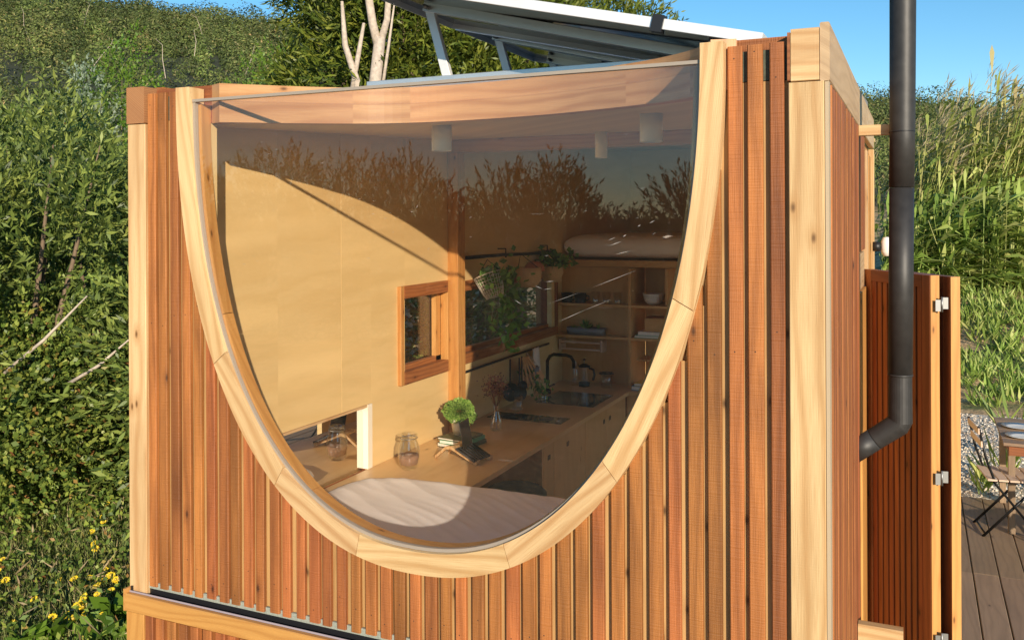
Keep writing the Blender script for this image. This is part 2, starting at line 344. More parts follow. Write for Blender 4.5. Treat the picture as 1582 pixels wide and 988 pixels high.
def leafquads(P, D, length, width, bend=0.0):
    """rhombus leaves: P base points, D directions"""
    n = len(P); D = nrm(D); length = np.broadcast_to(length, (n,))[:, None]; width = np.broadcast_to(width, (n,))[:, None]
    side = nrm(np.cross(D, RNG.normal(size=(n, 3)))); nor = np.cross(D, side)
    mid = P + D * length * 0.45 + nor * length * bend
    tip = P + D * length
    V = np.stack([P, mid + side * width / 2, tip, mid - side * width / 2], 1).reshape(-1, 3)
    return V, np.arange(4 * n).reshape(n, 4)
def shellquads(P, Nn, size, jit=0.5):
    n = len(P); Nn = nrm(Nn + RNG.normal(size=(n, 3)) * jit); a = nrm(np.cross(Nn, RNG.normal(size=(n, 3)))); b = np.cross(Nn, a)
    s_ = (np.broadcast_to(size, (n,)) * RNG.uniform(.6, 1.4, n))[:, None]
    V = np.stack([P - a * s_, P - b * s_ * .45, P + a * s_, P + b * s_ * .45], 1).reshape(-1, 3)
    return V, np.arange(4 * n).reshape(n, 4)
def join(parts):
    V = []; F = []; o = 0
    for v, f in parts: V.append(v); F.append(f + o); o += len(v)
    return np.concatenate(V), np.concatenate(F)
def twigs(O, D, tl, nl, length, width, spread=0.6, droop=0.0):
    """leaves set along twigs"""
    n = len(O); D = nrm(D); t = np.linspace(0.1, 1, nl)
    tl = np.broadcast_to(tl, (n,))
    P = O[:, None, :] + D[:, None, :] * (tl[:, None, None] * t[None, :, None])
    P[..., 2] -= droop * (t[None, :] ** 2) * tl[:, None]
    LD = D[:, None, :] + RNG.normal(size=(n, nl, 3)) * spread
    k = n * nl; L = length * RNG.uniform(0.6, 1.2, k)
    return leafquads(P.reshape(-1, 3), LD.reshape(-1, 3), L, L * width / length)
def blob(n, rx, ry, rz, seed, fill=0.35, lobes=7):
    """points and outward normals through an uneven crown volume"""
    r = np.random.default_rng(seed); d = nrm(r.normal(size=(n, 3)))
    lc = nrm(r.normal(size=(lobes, 3))); la = r.uniform(-0.28, 0.30, lobes)
    bump = 1 + ((np.clip(d @ lc.T, 0, 1) ** 5) * la).sum(1) + 0.07 * np.sin(d[:, 0] * 9 + seed) * np.cos(d[:, 2] * 8)
    rad = (fill + (1 - fill) * r.random(n) ** 0.55) * bump
    return d * rad[:, None] * np.array([rx, ry, rz]), d

# ================================================================== TERRAIN
fwd = np.array([-math.sin(YAW), math.cos(YAW)]); rgt = np.array([math.cos(YAW), math.sin(YAW)])
def ridge(px):
    return np.interp(px, [-2500, -900, -200, 300, 430, 900, 1310, 1580, 2100, 3200], [60, 5, -8, -2, 8, 60, 122, 188, 235, 290])
def height(x, y):
    dx = x - CX; dy = y - CY; Zc = dx * fwd[0] + dy * fwd[1]; Xc = dx * rgt[0] + dy * rgt[1]
    dist = np.hypot(dx, dy); px = 791 + 1381 * Xc / np.maximum(Zc, 1.0)
    px = np.where(Zc > 1, px, np.where(Xc > 0, 3200, -2500)); px = np.clip(px, -2500, 3200)
    top = (338 - ridge(px)) / 1381 * 215 - 8.5
    t = np.clip((dist - 34) / 180, 0, 1); t = t * t * (3 - 2 * t) * 0.35 + t * 0.65
    h = top * t * (np.clip(Zc / 30, 0, 1))
    # grassy bank to the right beyond the gravel
    bank = np.clip((y - 10.3) / 9.0, 0, 1); bank = bank * bank * (3 - 2 * bank) * 1.7
    h = h + bank * np.clip((x - 1.0) / 2.5, 0, 1)
    h = h + 0.05 * np.sin(x * 1.7) * np.cos(y * 1.3) * np.clip((dist - 4) / 4, 0, 1) * (1 - ((x > 1.5) & (x < 9) & (y < 10.5) & (y > -1)))
    return h - 0.02
def gridaxis(c, near, far, n):
    t = np.linspace(-1, 1, n); return c + np.sign(t) * (np.abs(t) * near + np.abs(t) ** 5 * far)
gx = gridaxis(0, 60, 1500, 220); gy = gridaxis(6, 60, 1500, 220)
GX, GY = np.meshgrid(gx, gy); GZ = height(GX, GY)
idx = np.arange(220 * 220).reshape(220, 220)
Fg = np.stack([idx[:-1, :-1], idx[:-1, 1:], idx[1:, 1:], idx[1:, :-1]], -1).reshape(-1, 4)
tag(npmesh('ground', np.stack([GX, GY, GZ], -1).reshape(-1, 3), Fg, 'ground', None, True), 'sloping ground of dry soil and grass rising to the wooded hill', kind='structure')
gv = B(); gv.box(1.2, 9, 6.47, 10.25, -0.10, 0.0, 'x'); tag(gv.build('gravel_path', 'gravel'), 'pale crushed gravel strip behind the deck', kind='structure')

# ================================================================== HILLSIDE WOODLAND (one mass)
def woodland():
    parts = []; tv = []; r = np.random.default_rng(5); n = 0
    while n < 1250:
        px = r.uniform(-250, 1780)
        if 560 < px < 1270 and r.random() < .93: continue
        a = math.atan((px - 791) / 1381); d = math.sqrt(r.uniform(60 ** 2, 232 ** 2))
        x = CX + d * (fwd[0] * math.cos(a) + rgt[0] * math.sin(a)); y = CY + d * (fwd[1] * math.cos(a) + rgt[1] * math.sin(a))
        z = float(height(np.array(x), np.array(y)))
        s = r.choice([0.55, 0.8, 1.0, 1.35]) * r.uniform(.85, 1.15) * (1.15 + d / 120); h = s * r.uniform(.9, 1.35); q = 0.05 + d * 0.0011; tv.append((r.random(), int(420 * min(1.6, max(.5, s / 2))) * 4))
        k = int(420 * min(1.6, max(.5, s / 2)))
        P, D = blob(k, s, s, h, int(r.integers(1e9)), 0.72, 12)
        P = P + np.array([x, y, z + h * r.uniform(.4, .8)])
        parts.append(shellquads(P, D + np.array([0, 0, .15]), q, .38)); n += 1
    V, F = join(parts)
    wo = npmesh('hillside_woodland', V, F, 'lf_hill'); at = wo.data.attributes.new('kind_shade', 'FLOAT', 'POINT'); at.data.foreach_set('value', np.concatenate([np.full(c, v, dtype=np.float32) for v, c in tv]))
    tag(wo, 'dense grey green woodland covering the far hillside', 'woodland', kind='stuff')
    # bare pale stems in among the crowns
    b = B()
    for i in range(24):
        px = r.uniform(-50, 1500); a = math.atan((px - 791) / 1381); d = r.uniform(70, 180)
        x = CX + d * (fwd[0] * math.cos(a) + rgt[0] * math.sin(a)); y = CY + d * (fwd[1] * math.cos(a) + rgt[1] * math.sin(a)); z = float(height(np.array(x), np.array(y)))
        t = Vector((x, y, z + 2)); e = Vector((r.uniform(-.5, .5), r.uniform(-.5, .5), 1)).normalized()
        b.tube([t, t + e * 2, t + e * 3.2 + Vector((r.uniform(-.7, .7), 0, .3)), t + e * 4 + Vector((r.uniform(-1.4, 1.4), 0, .2))], [0.05, 0.04, 0.025, 0.01], 4, False)
    tag(b.build('bare_branches', 'bark', autofix=False), 'bare pale branches sticking out of the hillside woodland', 'branches', kind='stuff')
woodland()

# ================================================================== SHRUBS AND TREES
def shrub(name, label, cat, x, y, rx, ry, h, mat, ntw, nl, leaf, lw, seed, group=None, droop=0.1, stems=6, z0=None, spread=0.6, tl=0.38, up=0.35, stemmat='bark2', clump=0):
    global RNG
    RNG = np.random.default_rng(seed)
    z = float(height(np.array(x), np.array(y))) if z0 is None else z0
    t = thing(name, label, cat, (x, y, z), 0, group)
    P, D = blob(ntw, rx, ry, h * 0.5, seed, 0.45)
    if clump:
        C, CD = blob(clump, rx, ry, h * 0.5, seed + 1, 0.62); k = RNG.integers(0, clump, ntw); far = RNG.random(ntw) < .82
        P = np.where(far[:, None], C[k] + RNG.normal(size=(ntw, 3)) * .115, P * .8); D = np.where(far[:, None], CD[k] + RNG.normal(size=(ntw, 3)) * .25, D)
    P = P + np.array([0, 0, h * 0.5]); P[:, 2] = np.maximum(P[:, 2], 0.05)
    V, F = twigs(P, D + RNG.normal(size=D.shape) * 0.5 + np.array([0, 0, up]), tl * RNG.uniform(.6, 1.2, ntw), nl, leaf, lw, spread, droop)
    V[:, 2] = np.maximum(V[:, 2], 0.0)
    npmesh('foliage', V, F, mat, t)
    b = B()
    for i in range(stems):
        a = RNG.uniform(0, 6.28); e = np.array([math.cos(a) * rx, math.sin(a) * ry]) * RNG.uniform(.25, .75)
        b.tube([(e[0] * .1, e[1] * .1, -0.1), (e[0] * .35, e[1] * .35, h * .3), (e[0] * .7, e[1] * .7, h * .6), (e[0], e[1], h * .88)], [0.05, 0.035, 0.02, 0.006], 5, False)
    b.build('stem', stemmat, t, autofix=False)
    return t
def cw(px, Z, z=None):
    X = (px - 791) / 1381 * Z
    return CX + X * rgt[0] + Z * fwd[0], CY + X * rgt[1] + Z * fwd[1]
GL = 'shrubs crowding the left side of the cabin'
for i, (px, Z, rx, ry, h, lab) in enumerate([
    (20, 8.2, 1.35, 1.3, 3.6, 'tall long-leaved shrub at the far left edge of the view'),
    (165, 9.6, 1.15, 1.2, 3.55, 'tall long-leaved shrub touching the left corner post of the cabin'),
    (-190, 7.6, 1.2, 1.2, 3.7, 'tall long-leaved shrub mostly outside the left edge of the view'),
    (70, 11.6, 1.7, 1.5, 3.95, 'yellowish green shrub rising behind the front two tall shrubs')]):
    x, y = cw(px, Z)
    shrub('leafy_shrub', lab, 'shrub', x, y, rx, ry, h, 'lf_willow', 2500, 11, 0.105, 0.027, 40 + i, GL, up=0.55, clump=105, tl=.30, stems=4)
for i, (px, Z, rx, ry, h, lab) in enumerate([
    (60, 7.9, 1.1, 0.9, 1.75, 'low bramble thicket under the tall shrub at the left edge'),
    (165, 8.9, 0.9, 0.9, 1.75, 'low bramble thicket beside the cabin corner post'),
    (-90, 7.2, 1.0, 0.9, 1.5, 'low bramble thicket partly outside the left edge')]):
    x, y = cw(px, Z)
    shrub('bramble_thicket', lab, 'bramble', x, y, rx, ry, h, 'lf_round', 1700, 9, 0.055, 0.038, 60 + i, 'brambles under the shrubs', up=0.15, spread=0.9, tl=0.25)
# shrubs just outside the kitchen windows
for i, (x, y, h) in enumerate([(-1.9, 5.2, 2.6), (-2.2, 7.2, 2.8), (-1.7, 9.4, 2.6), (-2.6, 3.6, 2.3)]):
    shrub('leafy_shrub', ['shrub behind the left wall seen through the kitchen window', 'second shrub out beyond the kitchen window', 'shrub beyond the back left corner of the cabin', 'shrub close outside the small square window'][i], 'shrub', x, y, 1.0, 1.1, h, 'lf_willow', 900, 9, 0.10, 0.028, 80 + i, 'shrubs outside the left windows')
# bright bushes peeping over the roof
for i, (px, Z, r_, h, lab) in enumerate([(185, 21, 1.15, 6.5, 'dark green bush peeping out above the left shrubs'), (425, 24, 1.7, 6.9, 'round bright green bush seen above the roof edge'),
                                         (535, 22, 0.8, 5.9, 'small bright green bush at the foot of the pale trunks')]):
    x, y = cw(px, Z); shrub('green_bush', lab, 'bush', x, y, r_, r_, h, 'lf_bright', 1500, 8, 0.10, 0.05, 100 + i, 'green bushes beyond the roof', spread=0.9, tl=0.3)
for i, (px, Z, h, lab) in enumerate([(15, 13.5, 4.15, 'yellow green creeper mound behind the shrub at the left edge'), (115, 14.5, 4.25, 'yellow green creeper mound behind the second tall shrub'), (-110, 13, 4.3, 'creeper mound mostly outside the left edge')]):
    x, y = cw(px, Z); shrub('creeper_mound', lab, 'creeper', x, y, 1.4, 1.2, h, 'lf_round', 1900, 9, 0.075, 0.05, 140 + i, 'creeper mounds behind the shrubs', spread=.8, tl=.3, up=.5)
x, y = cw(135, 20); shrub('silver_bush', 'pale silvery green bush behind the left shrubs', 'bush', x, y, 0.7, 0.7, 5.9, leafmat('silvery_leaf', [(0, (0.16, 0.22, 0.14)), (1, (0.34, 0.42, 0.30))]), 700, 8, 0.10, 0.05, 105)
GT = 'evergreen trees behind the cabin'
for i, (px, Z, rx, rz, zc, lab) in enumerate([
    (520, 14.5, 0.95, 1.5, 6.9, 'evergreen crown left of the pale forked trunk'), (660, 14.0, 1.35, 2.1, 5.6, 'dense evergreen tree behind the raised end of the solar rack'),
    (800, 15.0, 1.5, 1.9, 5.3, 'dense evergreen tree seen through the solar rack'), (930, 16.5, 1.5, 1.8, 5.0, 'evergreen tree behind the solar panels'),
    (600, 16.5, 1.6, 1.9, 7.7, 'highest evergreen crown above the pale trunk'), (505, 15.5, .9, 1.2, 4.3, 'low evergreen crown at the left end of the row behind the roof'), (610, 13.7, 1.0, 1.5, 4.9, 'evergreen crown directly behind the pale forked trunk'), (715, 14.2, 1.2, 1.4, 4.2, 'low dark evergreen between the first two legs of the solar rack'), (870, 15.5, 1.5, 1.5, 4.2, 'low evergreen crown under the solar panels'), (760, 17.0, 1.7, 1.5, 6.2, 'evergreen tree behind the top edge of the solar panel')]):
    x, y = cw(px, Z); RNG = np.random.default_rng(200 + i)
    t = thing('evergreen_tree', lab, 'tree', (x, y, 0), 0, GT)
    P, D = blob(1900, rx, rx, rz, 300 + i, 0.5, 11); P = P + np.array([0, 0, zc])
    V, F = twigs(P, D + RNG.normal(size=D.shape) * .5 + np.array([0, 0, .3]), 0.35, 9, 0.15, 0.035, .5, 0.0)
    npmesh('crown', V, F, 'lf_tree', t)
    b = B()
    for k in range(4):
        a = k * 1.7 + i; b.tube([(0, 0, 0), (0.1 * math.cos(a), 0.1 * math.sin(a), zc * .5), (rx * .4 * math.cos(a), rx * .4 * math.sin(a), zc), (rx * .6 * math.cos(a), rx * .6 * math.sin(a), zc + rz * .5)], [0.12, 0.09, 0.05, 0.015], 6, False)
    b.build('trunk', 'bark2', t, autofix=False)
# pale forked trunk
x, y = cw(577, 12.3)
t = thing('pale_trunk_tree', 'tree with a smooth pale forked trunk rising above the roof', 'tree', (x, y, 0))
rg = Vector((rgt[0], rgt[1], 0))
b = B(); b.tube([(0, 0, 0), tuple(rg * .0 + Vector((0, 0, 3))), tuple(rg * .02 + Vector((0, 0, 4.3))), tuple(rg * .1 + Vector((0, 0, 5.0)))], [0.112, 0.087, 0.084, 0.077], 12)
b.build('trunk', 'bark', t, autofix=False)
b = B(); b.tube([tuple(rg * .08 + Vector((0, 0, 4.85))), tuple(rg * .0 + Vector((0, 0, 5.2))), tuple(rg * -.12 + Vector((0, 0, 6.0))), tuple(rg * -.3 + Vector((0, 0, 7.4)))], [0.063, 0.059, 0.052, 0.035], 9); b.build('limb', 'bark', t, autofix=False)
b = B(); b.tube([tuple(rg * .1 + Vector((0, 0, 4.9))), tuple(rg * .2 + Vector((0, 0, 5.25))), tuple(rg * .25 + Vector((0, 0, 6.0))), tuple(rg * .5 + Vector((0, 0, 7.4)))], [0.056, 0.045, 0.038, 0.028], 9); b.build('limb', 'bark', t, autofix=False)
b = B(); b.tube([tuple(rg * .1 + Vector((0, 0, 4.1))), tuple(rg * .22 + Vector((0, 0, 4.9))), tuple(rg * .32 + Vector((0, 0, 5.6)))], [0.028, 0.021, 0.010], 6); b.build('limb', 'bark', t, autofix=False)
b = B(); b.tube([tuple(rg * -.05 + Vector((0, 0, 3.2))), tuple(rg * -.22 + Vector((0, 0, 4.4))), tuple(rg * -.38 + Vector((0, 0, 4.9))), tuple(rg * -.42 + Vector((0, 0, 5.5)))], [0.056, 0.052, 0.042, 0.021], 8); b.build('limb', 'bark', t, autofix=False)
b = B(); b.tube([tuple(rg * -.3 + Vector((0, 0, 4.2))), tuple(rg * -.2 + Vector((0, 0, 4.75))), tuple(rg * -.12 + Vector((0, 0, 5.2)))], [0.035, 0.035, 0.021], 8); b.build('limb', 'bark', t, autofix=False)
RNG = np.random.default_rng(77); P, D = blob(420, 1.3, 1.0, 1.0, 78, 0.4); P = P + np.array([0, 0, 6.9])
V, F = twigs(P, D, .35, 9, .15, .035, .5); npmesh('crown', V, F, 'lf_tree', t)

# bushes behind the viewpoint, mirrored in the big window
for i, (x, rx, h) in enumerate([(-14.5, 1.6, 3.5), (-12.4, 1.5, 3.75), (-10.6, 1.3, 3.45), (-9.2, 1.2, 3.6), (-7.9, 1.1, 3.45), (-6.7, .95, 3.5), (-5.4, .9, 2.75), (-4.3, .8, 3.2), (-3.5, .7, 3.45), (-2.5, .7, 2.55), (-1.7, .7, 2.35), (-.8, .85, 3.1), (.4, .9, 2.9), (-16.6, 1.7, 3.8), (-19, 1.7, 3.7)]):
    shrub('leafy_shrub', 'shrub standing behind the viewpoint and mirrored in the window', 'shrub', x, -12.5 - .4 * (i % 3), rx, 1.0, h, 'lf_refl', 1000, 9, 0.13, 0.035, 400 + i, 'shrubs mirrored in the window', up=1.0, tl=0.45, stems=9, spread=0.4)

# reeds on the bank
def reeds(name, label, n, xr, yr, h0, h1, mat, seed, plume=True, lean=(-.0, 0)):
    global RNG
    RNG = np.random.default_rng(seed); r = RNG
    x = r.uniform(*xr, n); y = r.uniform(*yr, n); z = height(x, y); h = r.uniform(h0, h1, n)
    D = nrm(np.stack([r.normal(size=n) * .16 + lean[0], r.normal(size=n) * .16 + lean[1], np.ones(n)], 1))
    O = np.stack([x, y, z], 1); parts = []
    side = nrm(np.cross(D, r.normal(size=(n, 3)))) * 0.012
    top = O + D * h[:, None]
    V = np.stack([O - side, O + side, top + side * .3, top - side * .3], 1).reshape(-1, 3); parts.append((V, np.arange(4 * n).reshape(n, 4)))
    k = 8
    for j in range(k):     # long blades arching away from the stalk
        t = (j + r.random(n)) / k * .9 + .12; P = O + D * (h * t)[:, None]
        a = r.uniform(0, 6.28, n) ; out = np.stack([np.cos(a), np.sin(a), r.uniform(.3, 1.2, n)], 1); out[:, 0] += 1.0; out = nrm(out)
        L = r.uniform(.45, 1.0, n) * (1 if plume else .8); wd = r.uniform(.05, .10, n)
        m1 = P + out * (L * .5)[:, None]; tip = P + out * L[:, None]; tip[:, 2] -= L * r.uniform(.1, .5, n)
        sd = nrm(np.cross(out, np.array([0, 0, 1.0]) + r.normal(size=(n, 3)) * .4)) * (wd / 2)[:, None]
        Vv = np.stack([P, m1 + sd, tip, m1 - sd], 1).reshape(-1, 3); parts.append((Vv, np.arange(4 * n).reshape(n, 4)))
    V, F = join(parts)
    o = npmesh(name, V, F, mat); tag(o, label, 'reeds', kind='stuff')
    if plume:
        q = r.random(n) < .35; T = top[q]; m = len(T)
        d = D[q] + np.array([.5, .0, 0]); P = np.repeat(T, 12, 0) + r.normal(size=(m * 12, 3)) * np.array([.04, .04, .14])
        V, F = leafquads(P, np.repeat(d, 12, 0) + r.normal(size=(m * 12, 3)) * .35, .28, .022)
        tag(npmesh('reed_plumes', V, F, leafmat('reed_plume', [(0, (0.34, 0.27, 0.14)), (1, (0.56, 0.47, 0.28))], .8, .3)), 'pale feathery plumes topping the reeds on the bank', 'reeds', kind='stuff')
reeds('giant_reeds', 'tall wind-blown yellow green reeds on the bank right of the flue', 3600, (2.0, 15.5), (17.5, 25), 2.3, 3.9, 'lf_reed', 21, lean=(.26, 0))
reeds('green_reeds', 'shorter green reeds growing in front of the tall reeds', 3000, (2.2, 10.5), (15.6, 18.6), 0.7, 1.8, 'lf_reedg', 22, False)

def tufts(name, label, n, xr, yr, h, wd, mat, seed, cover=None, per=7, cat='grass'):
    global RNG
    RNG = np.random.default_rng(seed); r = RNG
    x = r.uniform(*xr, n); y = r.uniform(*yr, n)
    if cover is not None:
        k = cover(x, y); x = x[k]; y = y[k]
    n = len(x); z = height(x, y); P = np.repeat(np.stack([x, y, z], 1), per, 0) + r.normal(size=(n * per, 3)) * np.array([.035, .035, 0])
    D = np.stack([r.normal(size=n * per) * .55, r.normal(size=n * per) * .55, np.ones(n * per)], 1)
    L = h * r.uniform(.4, 1.3, n * per)
    V, F = leafquads(P, D, L, wd * r.uniform(.6, 1.4, n * per)); return tag(npmesh(name, V, F, mat), label, cat, kind='stuff')
def patch(x, y): return (np.sin(x * 1.9 + .6) + np.cos(y * 2.3 + x) + np.sin((x + y) * 3.7) * .6 + RNG.normal(size=len(x)) * .45) > .15
tufts('bank_grass', 'rough grass tufts growing over the bare soil of the bank', 3000, (2.4, 8.5), (10.8, 17.5), .26, .034, 'lf_reedg', 31, patch)
inL = lambda x, y: (x < -0.12)
tufts('meadow_grass', 'mixed grass and weeds in the meadow left of the cabin', 26000, (-7.5, -0.15), (0.2, 8.0), .17, .010, 'lf_grass', 32, None, 6)
def herbs():
    global RNG
    RNG = np.random.default_rng(33); r = RNG; n = 7000
    x = r.uniform(-7.5, -.2, n); y = r.uniform(.2, 8, n); z = height(x, y)
    P = np.repeat(np.stack([x, y, z], 1), 9, 0) + r.normal(size=(n * 9, 3)) * np.array([.04, .04, .0]) + np.array([0, 0, 1]) * r.uniform(0.01, .2, n * 9)[:, None]
    V, F = leafquads(P, r.normal(size=(n * 9, 3)) + np.array([0, 0, .4]), .05 * r.uniform(.5, 1.3, n * 9), .026)
    V[:, 2] += 0; tag(npmesh('meadow_herbs', V, F, 'lf_round'), 'small leafy weeds in the meadow left of the cabin', 'weeds', kind='stuff')
    V, F = leafquads(P[::14], r.normal(size=(len(P[::14]), 3)) + np.array([0, 0, .2]), .16 * r.uniform(.5, 1.3, len(P[::14])), .012)
    tag(npmesh('dry_stalks', V, F, leafmat('straw', [(0, (0.25, 0.17, 0.09)), (1, (0.46, 0.35, 0.2))], .9, .1)), 'dry brown stalks among the meadow weeds', 'stalks', kind='stuff')
herbs()
# yellow flowers: each a thing
def flower_proto():
    t = thing('yellow_flower', 'yellow daisy-like flower standing in the meadow left of the planter', 'flower', (0, 0, 0), 0, 'yellow flowers in the meadow')
    b = B()
    for k in range(11):
        a = k / 11 * 6.283; c, s_ = math.cos(a), math.sin(a); q = .0065
        i = len(b.v); b.v += [(.006 * c, .006 * s_, .2), (.02 * c - q * s_, .02 * s_ + q * c, .206), (.029 * c, .029 * s_, .203), (.02 * c + q * s_, .02 * s_ - q * c, .206)]; b.face([i, i + 1, i + 2, i + 3])
    b.build('petals', 'yellow', t, autofix=False)
    B().lathe([(0, .212), (.006, .211), (.009, .204), (.0, .198)], n=8).build('flower_centre', MT['booky'], t)
    B().tube([(0, 0, -.02), (.01, 0, .1), (0, 0, .2)], .0025, 4, False).build('stalk', 'lf_grass', t)
    return t
fp = flower_proto()
fl = [(72, 474), (63, 530), (435, 583), (487, 568), (540, 190), (590, 214), (584, 240), (572, 285), (524, 315), (535, 388), (573, 343), (622, 523), (624, 545), (620, 568), (594, 580), (659, 617), (567, 622), (542, 665), (460, 690), (445, 705), (498, 709), (254, 697), (161, 756), (269, 797), (298, 828), (398, 773), (378, 803), (430, 797), (444, 785), (530, 757), (560, 742), (599, 798), (527, 820), (630, 710), (640, 718), (583, 18), (632, 685), (597, 160), (504, 220), (383, 530), (36, 600), (45, 745), (545, 628)]
for i, (cx_, cy_) in enumerate(fl):
    px = cx_ / 3.43; py = 700 + cy_ / 3.43; Z = (2.5 - .2) * 1381 / (py - 340); x, y = cw(px, Z)
    if x > -0.2 and y > -.1: x = -0.22 - random.random() * .5; y = y + random.uniform(-.3, .3)
    o = fp if i == 0 else fp.copy()
    if i:
        COL.objects.link(o)
        for ch in list(fp.children): c = ch.copy(); COL.objects.link(c); c.parent = o
    o.location = (x, y, float(height(np.array(x), np.array(y)))); o.rotation_euler = (random.uniform(.35, .9), random.uniform(-.1, .4), random.uniform(-.3, .3)); s_ = random.uniform(.75, 1.15); o.scale = (s_, s_, 1 + random.uniform(-.15, .1))
# big-leaved weeds by the planter corner
for i, (px, py) in enumerate([(165, 985), (185, 955), (60, 985)]):
    Z = 2.4 * 1381 / (py - 340); x, y = cw(px, Z); RNG = np.random.default_rng(500 + i)
    a = RNG.uniform(0, 6.28, 26); D = np.stack([np.cos(a), np.sin(a), RNG.uniform(.1, .9, 26)], 1)
    V, F = leafquads(np.zeros((26, 3)) + RNG.normal(size=(26, 3)) * .05 + np.array([0, 0, .08]), D, .17, .10)
    o = npmesh('broadleaf_weed', V, F, 'lf_bright'); o.location = (x, y, 0); tag(o, ['broad leaved green weed at the bottom edge by the cabin', 'broad leaved green weed just below the planter corner', 'broad leaved green weed in the bottom left corner'][i], 'weed')
# fallen sticks in the brambles
for i, (p0, p1, lab) in enumerate([((0, 580), (134, 457), 'long thin dry stick leaning in the brambles'), ((105, 592), (198, 525), 'forked pale dry stick pointing at the corner post')]):
    Z = 7.0; q = []
    for (px, py) in (p0, ((p0[0] + p1[0]) / 2, (p0[1] + p1[1]) / 2 + 6), p1): x, y = cw(px, Z); q.append((x, y, 2.5 - (py - 341) / 1381 * Z))
    tag(B().tube(q, [.015, .013, .006], 6).build('dry_stick', 'bark', autofix=False), lab, 'stick')
# gravel stones
def stones():
    r = np.random.default_rng(9); n = 7000; x = r.uniform(2.3, 6, n); y = r.uniform(6.5, 10.2, n); s = r.uniform(.006, .017, n)
    base = np.array([[1, 0, 0], [0, 1, 0], [-1, 0, 0], [0, -1, 0], [0, 0, .8], [0, 0, -.8]]); f = np.array([[0, 1, 4], [1, 2, 4], [2, 3, 4], [3, 0, 4], [1, 0, 5], [2, 1, 5], [3, 2, 5], [0, 3, 5]])
    V = (base[None] + r.normal(size=(n, 6, 3)) * .25) * s[:, None, None] + np.stack([x, y, s * .4], 1)[:, None, :]
    F = (f[None] + (np.arange(n) * 6)[:, None, None]).reshape(-1, 3)
    m = leafmat('loose_gravel', [(0, (0.38, 0.3, 0.22)), (.5, (0.66, 0.56, 0.44)), (1, (0.85, 0.78, 0.68))], .9, 0)
    tag(npmesh('gravel_stones', V.reshape(-1, 3), F, m), 'loose pale crushed stones lying on the gravel strip', 'gravel', kind='stuff')
stones()
# young reed clumps in the gravel
for i, (px, Z, h, lab) in enumerate([(1552, 8.2, .5, 'young green reed clump beside the bistro chair'), (1563, 9.2, .75, 'larger reed clump growing behind the table'), (1520, 8.0, .35, 'smallest reed clump behind the chair back')]):
    x, y = cw(px, Z); RNG = np.random.default_rng(600 + i); n = 26
    a = RNG.uniform(0, 6.28, n); D = np.stack([np.cos(a) * .6, np.sin(a) * .6, RNG.uniform(.8, 1.6, n)], 1)
    O = RNG.normal(size=(n, 3)) * .03; O[:, 2] = RNG.uniform(0, h * .4, n)
    V, F = leafquads(O, D, h * RNG.uniform(.5, 1, n), .035, .08); o = npmesh('reed_clump', V, F, 'lf_reedg'); o.location = (x, y, 0); tag(o, lab, 'reeds')

# ================================================================== DECK
dk = thing('wooden_deck', 'brown board deck beside the cabin', None); dk['kind'] = 'structure'
del_ = [k for k in ('category',) if k in dk.keys()]
bw = .165
for i in range(16):
    u0 = 2.56 + i * bw
    for (v0, v1) in ((1.0, 4.565), (4.572, 6.46)):
        dz = random.uniform(-.002, .002)
        B().box(u0 + .004, u0 + bw - .004, v0, v1, -.03 + dz, 0.004 + dz, 'y', .004).build('board', 'deck', dk)
B().box(2.5, 5.3, .98, 6.42, -.10, -.04, 'x').build('joist_frame', 'slatdark', dk)

# ================================================================== THE CABIN
def P_(px, py, axis, val):
    dx = px - 791; dy = py - 338; rr_ = R(.26); X = (dx * math.cos(rr_) - dy * math.sin(rr_)) / 1380.8; Y = (dx * math.sin(rr_) + dy * math.cos(rr_)) / 1380.8
    d = (X * math.cos(YAW) - math.sin(YAW), X * math.sin(YAW) + math.cos(YAW), -Y); o = (CX, CY, CZ); t = (val - o[axis]) / d[axis]
    return Vector(tuple(o[i] + d[i] * t for i in range(3)))
H = thing('tiny_house', 'timber cabin with vertical stained slats and a large arched front window', 'cabin')
AC, AH, AW, AZ, AN = 1.25, 1.603, 0.985, 2.98, 2.2      # arch centre, height, half width, top, exponent
def arch_pt(t, hw, h, top=AZ):      # t 0..1 from top left round the bottom to top right
    a = math.pi * t; c, s_ = math.cos(a), math.sin(a)
    return (AC - math.copysign(abs(c) ** (2 / AN), c) * hw, top - abs(s_) ** (2 / AN) * h)
def arch_bottom(u):
    k = min(1, abs(u - AC) / AW); return AZ - AH * (1 - k ** AN) ** (1 / AN)
# front slats
NAILS = []
pitch = .0565; sw = .0375
us = [.092 + i * pitch for i in range(int((2.40 - .092) / pitch) + 1)]
for i, u in enumerate(us):
    u = u + random.uniform(-.0028, .0022); w_ = sw + random.uniform(-.003, .0055)
    if u + w_ > 2.398: w_ = 2.395 - u
    if w_ < .02: continue
    uc = u + w_ / 2; d0 = random.uniform(-.002, .002)
    inside = abs(uc - AC) < AW - .012
    zt = 2.972 + random.uniform(-.004, .004)
    if inside: zt = min(zt, max(arch_bottom(u), arch_bottom(u + w_)) + .022)
    zt = min(zt, 2.976)
    B().box(u, u + w_, -.0 + d0, .018 + d0, 1.137 + random.uniform(-.003, .003), zt, 'z', .003).build('slat', 'slat', H)
    for zz in (1.22, 2.15, 2.90):
        if zz < zt - .03: NAILS.append((uc + random.uniform(-.004, .004), d0 - .0006, zz + random.uniform(-.05, .05)))
    if True:   # lower slats under the planter board
        B().box(u, u + w_, -.022 + d0, .004 + d0, .15, 1.036, 'z', .003).build('slat', 'slat', H)
nb_ = B()
for (x, y, z) in NAILS:
    i = len(nb_.v); nb_.v += [(x + .0022 * math.cos(k * 1.047), y, z + .0022 * math.sin(k * 1.047)) for k in range(6)]; nb_.face(range(i, i + 6))
